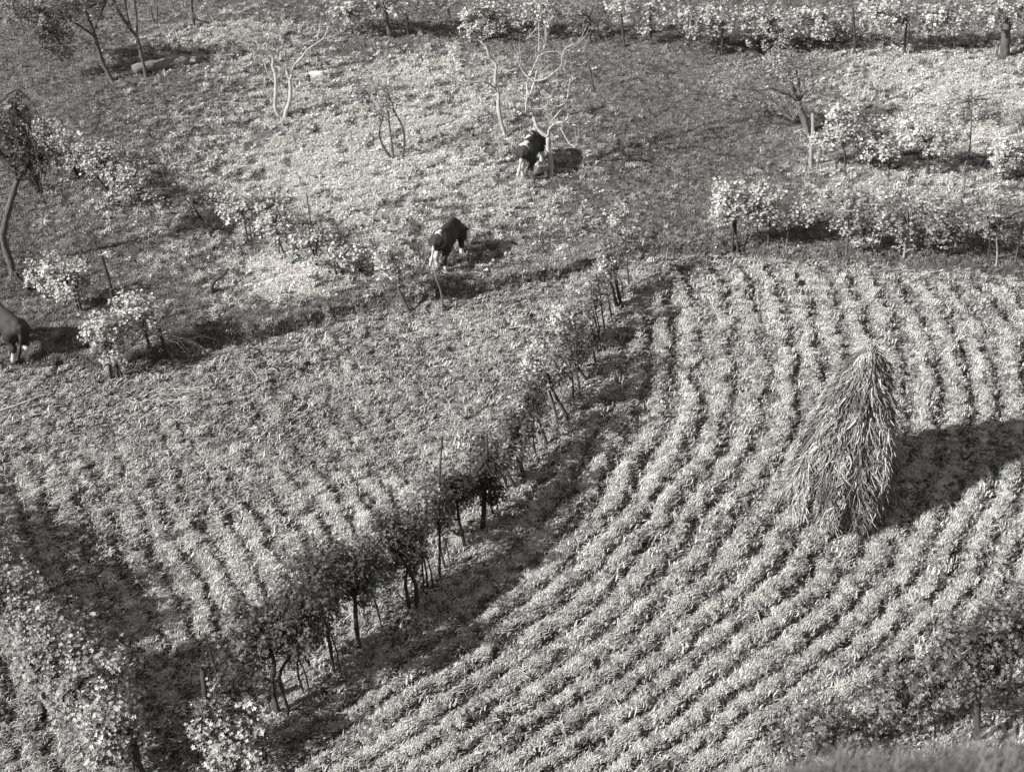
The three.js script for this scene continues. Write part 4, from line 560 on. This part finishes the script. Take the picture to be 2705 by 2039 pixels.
// ---------------------------------------------------------------- cows
function cow([x, z], heading, size, white, label, { headTurn = 0, headLow = 0.34 } = {}) {
  const B = [];                                               // tapered capsules: ax ay az ar bx by bz br
  const c = (...v) => B.push(v);
  c(-0.58, 0.98, 0, 0.22, -0.1, 0.86, 0, 0.29); c(-0.1, 0.86, 0, 0.30, 0.38, 0.82, 0, 0.22); c(-0.66, 1.17, 0, 0.10, 0.0, 1.12, 0, 0.13); c(0.0, 1.12, 0, 0.12, 0.46, 1.2, 0, 0.075); c(-0.5, 1.1, 0.16, 0.09, -0.5, 1.1, -0.16, 0.09); c(-0.78, 1.04, 0.09, 0.10, -0.78, 1.04, -0.09, 0.10); c(0.32, 0.9, 0.08, 0.14, 0.32, 0.9, -0.08, 0.14);
  c(0.45, 1.06, 0, 0.15, 0.6, 1.0, 0, 0.14); const nx = 0.86, ny = 0.72; c(0.58, 1.0, 0, 0.13, nx, ny, headTurn * 0.4, 0.12); c(0.52, 0.84, 0, 0.17, nx, ny - 0.06, headTurn * 0.4, 0.12);
  c(nx, ny, headTurn * 0.4, 0.13, 1.0, headLow + 0.2, headTurn * 0.8, 0.11); c(1.0, headLow + 0.2, headTurn * 0.8, 0.11, 1.08, headLow - 0.1, headTurn, 0.075);
  for (const s of [-1, 1]) {
    c(0.9, ny - 0.02, headTurn * 0.4 + s * 0.1, 0.05, 0.88, ny - 0.02, headTurn * 0.4 + s * 0.27, 0.025);
    const st = s * 0.05;
    c(0.44 + st, 0.85, s * 0.17, 0.16, 0.46 + st, 0.52, s * 0.17, 0.085); c(0.46 + st, 0.52, s * 0.17, 0.085, 0.46 + st, 0.36, s * 0.16, 0.06); c(0.46 + st, 0.36, s * 0.16, 0.06, 0.44 + st, 0.1, s * 0.16, 0.042); c(0.44 + st, 0.1, s * 0.16, 0.045, 0.47 + st, 0.03, s * 0.16, 0.055);
    c(-0.6, 0.92, s * 0.15, 0.2, -0.46 - st, 0.68, s * 0.18, 0.14); c(-0.46 - st, 0.68, s * 0.18, 0.13, -0.68 - st, 0.44, s * 0.16, 0.07); c(-0.68 - st, 0.44, s * 0.16, 0.065, -0.62 - st, 0.12, s * 0.16, 0.045); c(-0.62 - st, 0.12, s * 0.16, 0.047, -0.58 - st, 0.03, s * 0.16, 0.057);
  }
  c(-0.35, 0.66, 0, 0.15, -0.25, 0.66, 0, 0.13);
  c(-0.86, 1.12, 0, 0.05, -0.94, 0.85, -0.05, 0.034); c(-0.94, 0.85, -0.05, 0.034, -0.96, 0.5, -0.14, 0.034); c(-0.96, 0.5, -0.14, 0.04, -0.96, 0.3, -0.2, 0.045);
  const sdf = (px, py, pz) => {
    let acc = 0; const K = 26;
    for (const [ax, ay, az, ar, bx, by, bz, br] of B) {
      const ex = bx - ax, ey = by - ay, ez = bz - az, l2 = ex * ex + ey * ey + ez * ez;
      const t = l2 ? clamp(((px - ax) * ex + (py - ay) * ey + (pz - az) * ez) / l2, 0, 1) : 0;
      const d = Math.hypot(px - ax - t * ex, py - ay - t * ey, (pz - az - t * ez) * (ar > 0.2 ? 1.08 : 1)) - (ar + (br - ar) * t);
      acc += Math.exp(-K * clamp(d, -0.7, 1.2));
    }
    return -Math.log(acc) / K;
  };
  const N = 84, mc = new MarchingCubes(N, new THREE.MeshStandardMaterial(), false, false, 90000), half = 1.25, cx = 0.15, cy = 0.7;
  for (let k = 0; k < N; k++) for (let j = 0; j < N; j++) for (let i = 0; i < N; i++) {
    const s = v => (v - N / 2) / (N / 2) * half; mc.field[i + j * N + k * N * N] = Math.abs(s(k)) > 0.62 && Math.abs(headTurn) < 0.3 ? -1 : -sdf(s(i) + cx, s(j) + cy, s(k));
  }
  mc.isolation = 0; mc.update();
  const n = mc.count, pos = new Float32Array(mc.positionArray.slice(0, n * 3)), nor = new Float32Array(mc.normalArray.slice(0, n * 3)), col = new Float32Array(n * 3);
  for (let k = 0; k < n; k++) {
    const X = pos[k * 3] * half + cx, Y = pos[k * 3 + 1] * half + cy, Zz = pos[k * 3 + 2] * half;
    pos.set([X * size, Y * size, Zz * size], k * 3);
    const w = white(X + (noise(X * 6 + 2, Zz * 6 + Y * 2) - 0.5) * 0.3, Y + (noise(Y * 9, X * 9) - 0.5) * 0.06, Zz + (noise(X * 7, Y * 7 + 3) - 0.5) * 0.2) ? 0.55 : 0.02 + 0.012 * noise(X * 20, Y * 20 + Zz * 20);
    col.set(greyA(w), k * 3);
  }
  const g = new THREE.BufferGeometry(); g.setAttribute('position', new THREE.BufferAttribute(pos, 3)); g.setAttribute('normal', new THREE.BufferAttribute(nor, 3)); g.setAttribute('color', new THREE.BufferAttribute(col, 3));
  const o = new THREE.Mesh(g, vcMat({ roughness: 0.75 }));
  // heading: degrees to the right of straight up the slope; the body tips with the slope under its feet
  const a = heading * Math.PI / 180, fx = Math.sin(a), fz = -Math.cos(a), L = 0.5 * size;
  const yf = ground(x + fx * L, z + fz * L), yb = ground(x - fx * L, z - fz * L);
  o.position.set(x, (yf + yb) / 2 - 0.015, z); o.rotation.order = 'YZX'; o.rotation.y = Math.atan2(-fz, fx); o.rotation.z = Math.atan2(yf - yb, 2 * L);
  tag(top(o, 'cow'), label, 'cow', 'cows grazing on the meadow'); return o;
}
cow([-1.554, -32.359], 23, 0.82, (x, y, z) => (y < 0.62 && y > 0.1 && z < 0.0 && x < -0.52) || (y < 0.22) || (y > 1.2 && x < -0.38 && x > -0.62 && z < 0.05) || (x < -0.86 && y > 0.55 && y < 0.95) || (y < 0.6 && x > -0.45 && x < 0.2), 'black cow with a white rump patch grazing in the middle of the meadow');
cow([0.595, -37.313], 18, 0.86, (x, y, z) => (y < 0.42) || (x > 0.3 && x < 0.62 && y > 0.95 && z < 0.1) || (y > 1.1 && x < -0.35 && x > -0.6 && z < 0.08) || (x < -0.84 && y < 0.9) || (y < 0.75 && x < -0.2 && z < 0 && z > -0.2) || (y < 0.62 && x > -0.45 && x < 0.1) || (y > 1.15 && x > -0.05 && x < 0.08 && z < 0), 'black and white spotted cow standing beside the pale crooked bare tree', { headTurn: 0.25 });
cow([-11.657, -28.877], -42, 0.86, (x, y, z) => (y < 0.5 && x < -0.3 && z > 0) || y < 0.3, 'black cow cut off by the left edge of the picture');
console.log('cows done');

// ---------------------------------------------------------------- fallen log, stump, stones, cut branches
{
  const [[ax, az], [bx, bz]] = [[-12.127, -43.408], [-10.442, -44.026]], P = [], n = 9;
  for (let k = 0; k <= n; k++) { const t = k / n, x = ax + (bx - ax) * t, z = az + (bz - az) * t; P.push([x - ax, ground(x, z) + 0.16 + 0.04 * Math.sin(t * 5) - ground(ax, az), z - az]); }
  const g = new THREE.Group(); g.position.set(ax, ground(ax, az), az);
  const lt = part('trunk', limb(P, 0.17, 0.19, { sides: 14, step: 0.2, rough: 0.07 }), mat(0.25, { map: barkTex, bumpMap: barkTex, bumpScale: 0.02 }), g);
  const e = P[n], s = P[Math.round(n * 0.55)];
  part('bough_stub', limb([[s[0], s[1], s[2]], [s[0] + 0.12, s[1] + 0.22, s[2] + 0.1]], 0.07, 0.05), mat(0.3), lt); part('bough_stub', limb([[e[0] - 0.1, e[1], e[2]], [e[0] + 0.25, e[1] + 0.02, e[2] + 0.16]], 0.14, 0.06), mat(0.26), lt);
  part('split_end', limb([[e[0] - 0.05, e[1] - 0.05, e[2]], [e[0] + 0.5, e[1] - 0.15, e[2] - 0.1]], 0.09, 0.02), mat(0.3), lt);
  tag(top(g, 'fallen_log'), 'thick pale fallen log lying on the grass at the upper left', 'log');
}
{
  const pts = [[0.002, 0.002], [0.038, 0.227], [0.17, 0.354], [0.329, 0.45], [0.439, 0.608]], [x, z] = [-7.383, -31.103];
  const o = new THREE.Mesh(limb([[pts[0][0], -0.12, 0], ...at3(pts, -0.1)], 0.06, 0.03, { sides: 8 }), bark[0]); o.position.set(x, ground(x, z), z);
  tag(top(o, 'crooked_stump'), 'dark crooked vine stump curving up from the open grass', 'stump');
}
for (const [p, s, label] of [[[-6.265, -43.443], [0.3, 0.14, 0.16], 'pale squared stone lying right of the bare twin trunked tree'], [[7.401, -20.489], [0.07, 0.05, 0.06], 'small white stone in the lower right of the field'], [[-9.655, -26.442], [0.06, 0.05, 0.05], 'small pale stone near the long pale pole at the left']]) {
  const g = new THREE.DodecahedronGeometry(1, 1), q = g.attributes.position; for (let k = 0; k < q.count; k++) { const v = new THREE.Vector3().fromBufferAttribute(q, k), m = 0.85 + 0.3 * hash(Math.round(v.x * 40), Math.round(v.y * 40 + v.z * 900)); q.setXYZ(k, clamp(v.x * m, -0.8, 0.8) * s[0], clamp(v.y * m, -0.7, 0.7) * s[1], clamp(v.z * m, -0.8, 0.8) * s[2]); }
  g.computeVertexNormals(); const o = new THREE.Mesh(g, mat(0.7)); o.position.set(p[0], ground(...p) + s[1] * 0.35, p[1]); tag(top(o, 'stone'), label, 'stone');
}
function lying(pts, r, lift, m, name, label, cat, group) {
  const [x0, z0] = pts[0], y0 = ground(x0, z0), P = pts.map(([x, z], k) => [x - x0, ground(x, z) - y0 + r + lift * (k === 0 ? 0.2 : k === pts.length - 1 ? 0.5 : 1) + (k && k < pts.length - 1 ? gs() * r * 2 : 0), z - z0]);
  const o = new THREE.Mesh(limb(P, r * 1.15, r * 0.6, { sides: 5, step: 0.15, rough: 0.15 }), m); o.position.set(x0, y0, z0);
  return tag(top(o, name), label, cat, group);
}
const stickM = [mat(0.34), mat(0.46), mat(0.58)];
lying([[-11.607, -26.382], [-11.204, -26.662], [-10.797, -26.954], [-10.441, -27.306]], 0.026, 0.03, stickM[2], 'pole', 'long pale pole lying on the grass at the left edge', 'pole');
const HEAP = [[[-8.95, -27.251], [-8.634, -27.193], [-8.249, -27.31]], [[-8.544, -26.928], [-8.169, -26.959], [-7.759, -26.949], [-7.293, -26.798]], [[-8.228, -27.221], [-7.991, -27.389], [-7.612, -27.557], [-7.026, -27.382]], [[-8.151, -28.12], [-7.991, -27.837], [-7.922, -27.52]], [[-8.272, -28.033], [-7.896, -28.248], [-7.49, -28.331], [-7.158, -28.217]], [[-7.208, -28.332], [-6.847, -28.673], [-6.623, -29.019], [-6.468, -29.31]], [[-6.886, -28.576], [-6.478, -28.505], [-6.092, -28.562], [-5.755, -28.573]], [[-6.999, -27.383], [-6.946, -27.832], [-6.462, -28.087], [-5.971, -28.155]], [[-6.23, -28.455], [-6.085, -28.166], [-5.944, -27.724]], [[-6.024, -28.311], [-5.788, -27.877], [-5.734, -27.703]], [[-7.033, -26.992], [-6.73, -27.261], [-6.339, -27.373]], [[-6.936, -26.909], [-6.54, -26.967], [-6.28, -27.028]], [[-8.108, -28.445], [-7.838, -28.106]], [[-7.901, -27.743], [-7.65, -28.148]], [[-8.211, -27.264], [-8.2, -27.71]], [[-7.621, -27.602], [-7.43, -27.203], [-7.296, -26.946]], [[-8.219, -27.177], [-7.917, -27.431], [-7.621, -27.468]], [[-7.248, -27.117], [-7.163, -27.38]], [[-6.202, -27.208], [-5.78, -27.295]], [[-7.911, -27.789], [-7.603, -27.512], [-7.286, -27.031]]];
HEAP.forEach(p => lying(p, rr(0.006, 0.010), rr(0.02, 0.08), stickM[1 + Math.floor(rnd() * 2)], 'cut_branch', 'thin pale cut branch in the loose brush heap below the turf edge', 'branch', 'cut branches of the loose brush heap'));
{
  const [hx, hz] = [-7.675, -27.222];
  for (let k = 0; k < 34; k++) { const x = hx + gs() * 0.75, z = hz + gs() * 0.45, a = gs() * 0.6, l = rr(0.3, 0.8); lying([[x, z], [x + Math.cos(a) * l * 0.5, z + Math.sin(a) * l * 0.5 + gs() * 0.05], [x + Math.cos(a) * l, z + Math.sin(a) * l]], rr(0.004, 0.009), rr(0.02, 0.14), stickM[Math.floor(rnd() * 3)], 'cut_branch', 'thin pale cut branch in the loose brush heap below the turf edge', 'branch', 'cut branches of the loose brush heap'); }
  const [vx, vz] = [-8.036, -28.95];
  for (let k = 0; k < 26; k++) { const x = vx + gs() * 0.5 - 0.3, z = vz + gs() * 0.35, a = gs() * 0.5, l = rr(0.5, 1.1); lying([[x, z], [x + Math.cos(a) * l * 0.5, z + Math.sin(a) * l * 0.5], [x + Math.cos(a) * l, z + Math.sin(a) * l]], rr(0.005, 0.01), rr(0.1, 0.5), stickM[Math.floor(rnd() * 3)], 'brushwood_branch', 'thin branch in the dense brushwood leaning against the thick stake', 'branch', 'brushwood against the thick leaning stake'); }
  for (let k = 0; k < 16; k++) { const p = [-10.215, -41.574], x = p[0] + gs() * 1.6, z = p[1] + gs() * 1.2, a = gs() * 0.9, l = rr(0.5, 1.1); lying([[x, z], [x + Math.cos(a) * l * 0.5, z + Math.sin(a) * l * 0.5], [x + Math.cos(a) * l, z + Math.sin(a) * l]], rr(0.004, 0.007), rr(0.02, 0.08), stickM[Math.floor(rnd() * 3)], 'fallen_twig', 'thin fallen twig among the dark scrub left of the bare twin trunked tree', 'twig', 'twigs among the dark scrub'); }
}
for (const p of [[[0.469, -23.178], [0.651, -22.945], [0.909, -22.86], [1.174, -23.012]], [[0.745, -21.318], [1.043, -21.353], [1.404, -21.524]], [[4, -22.1], [4.093, -21.707]], [[5.151, -19.39], [5.476, -19.344], [5.785, -19.39]], [[1.786, -19.073], [1.865, -18.775]], [[1.367, -22.315], [1.797, -22.188]], [[3.2, -19.748], [3.542, -19.81]], [[-0.068, -29.913], [0.249, -29.96], [0.7, -29.883]], [[8.222, -30.051], [8.25, -29.554], [8.018, -28.895]], [[1.634, -24.819], [1.923, -24.383]], [[-5.603, -21.641], [-5.262, -21.754], [-5.065, -21.875]], [[-4.012, -23.338], [-3.724, -23.454]], [[-7.819, -23.839], [-7.548, -23.997]], [[-1.312, -25.602], [-0.913, -25.766]], [[-3.157, -20.901], [-2.919, -20.974]], [[2.837, -21.287], [3.135, -21.102]], [[4.522, -20.979], [4.537, -20.617]], [[6.684, -21.503], [6.944, -21.382], [7.319, -21.454]], [[0.789, -19.778], [0.997, -19.984]], [[3.603, -19.205], [3.665, -18.908]], [[4.806, -18.912], [5.228, -19.078]]])
  lying(p, rr(0.011, 0.016), 0.03, stickM[2], 'dry_stalk', 'single pale dry stalk lying across the ridges of the field', 'stalk', 'dry stalks strewn over the field');
for (let k = 0; k < 44; k++) {
  const z = rr(-18.2, -29), x = rr(-0.36, 0.36) * -z, [d] = along(BANK, x, z); if (d > -0.6) continue;
  const a = rr(0, 3.14), l = rr(0.12, 0.3); lying([[x, z], [x + Math.cos(a) * l * 0.5, z + Math.sin(a) * l * 0.5 + gs() * 0.02], [x + Math.cos(a) * l, z + Math.sin(a) * l]], rr(0.008, 0.014), 0.03, stickM[1 + k % 2], 'dry_stalk', 'single pale dry stalk lying across the ridges of the field', 'stalk', 'dry stalks strewn over the field');
}

// ---------------------------------------------------------------- put the sown plants down
const dummy = new THREE.Object3D(), tint = new THREE.Color();
let total = 0;
for (const k in KIND) {
  const K = KIND[k];
  K.geo.forEach((geo, v) => {
    const L = K.lists[v], n = L.length / 5; if (!n) return; total += n;
    const im = new THREE.InstancedMesh(geo, new THREE.MeshStandardMaterial({ color: 0xffffff, roughness: 0.9, side: THREE.DoubleSide }), n);
    for (let i = 0; i < n; i++) {
      const x = L[i * 5], z = L[i * 5 + 1], s = L[i * 5 + 2];
      dummy.position.set(x, ground(x, z) + L[i * 5 + 4], z); dummy.rotation.set(gs() * 0.25 + 0.12, k === 'straw' ? gs() * 0.8 + 0.25 : k === 'weed' ? gs() * 0.7 + 0.3 : rr(0, 6.283), gs() * 0.25); dummy.scale.set(s, s * rr(0.7, 1.3), s); dummy.updateMatrix();
      im.setMatrixAt(i, dummy.matrix); im.setColorAt(i, tint.setRGB(...greyA(L[i * 5 + 3])));
    }
    top(im, K.name); tag(im, K.label + ['', ', finer kind', ', broader kind'][v], 'ground cover', null, 'stuff');
  });
}
// long grass on the near bank, out of focus
{
  const geo = [blades(26, 0.17, 0.09, 0.0028, 0.9), blades(22, 0.22, 0.1, 0.0028, 1.0)];
  geo.forEach((g, v) => {
    const n = 900, im = new THREE.InstancedMesh(g, new THREE.MeshStandardMaterial({ color: 0xffffff, roughness: 0.9, side: THREE.DoubleSide }), n);
    for (let i = 0; i < n; i++) {
      const x = 0.75 + Math.pow(rnd(), 0.8) * 3.4, z = rr(-5.0, -3.2); dummy.position.set(x, ground(x, z) - 0.02, z); dummy.rotation.set(gs() * 0.2, rr(0, 6.28), gs() * 0.2 - 0.15);
      const s = rr(0.6, 1.1) * sm(0.6, 2.2, x + 0.5); dummy.scale.set(s, s, s); dummy.updateMatrix(); im.setMatrixAt(i, dummy.matrix); im.setColorAt(i, tint.setRGB(...greyA(rr(0.08, 0.22))));
    }
    top(im, 'bank_grass'); tag(im, ['tall soft grass on the near bank at the bottom right', 'longer bent grass on the near bank at the bottom right'][v], 'grass', null, 'stuff');
  });
}
console.log('instances', total);
renderer.render(scene, camera);
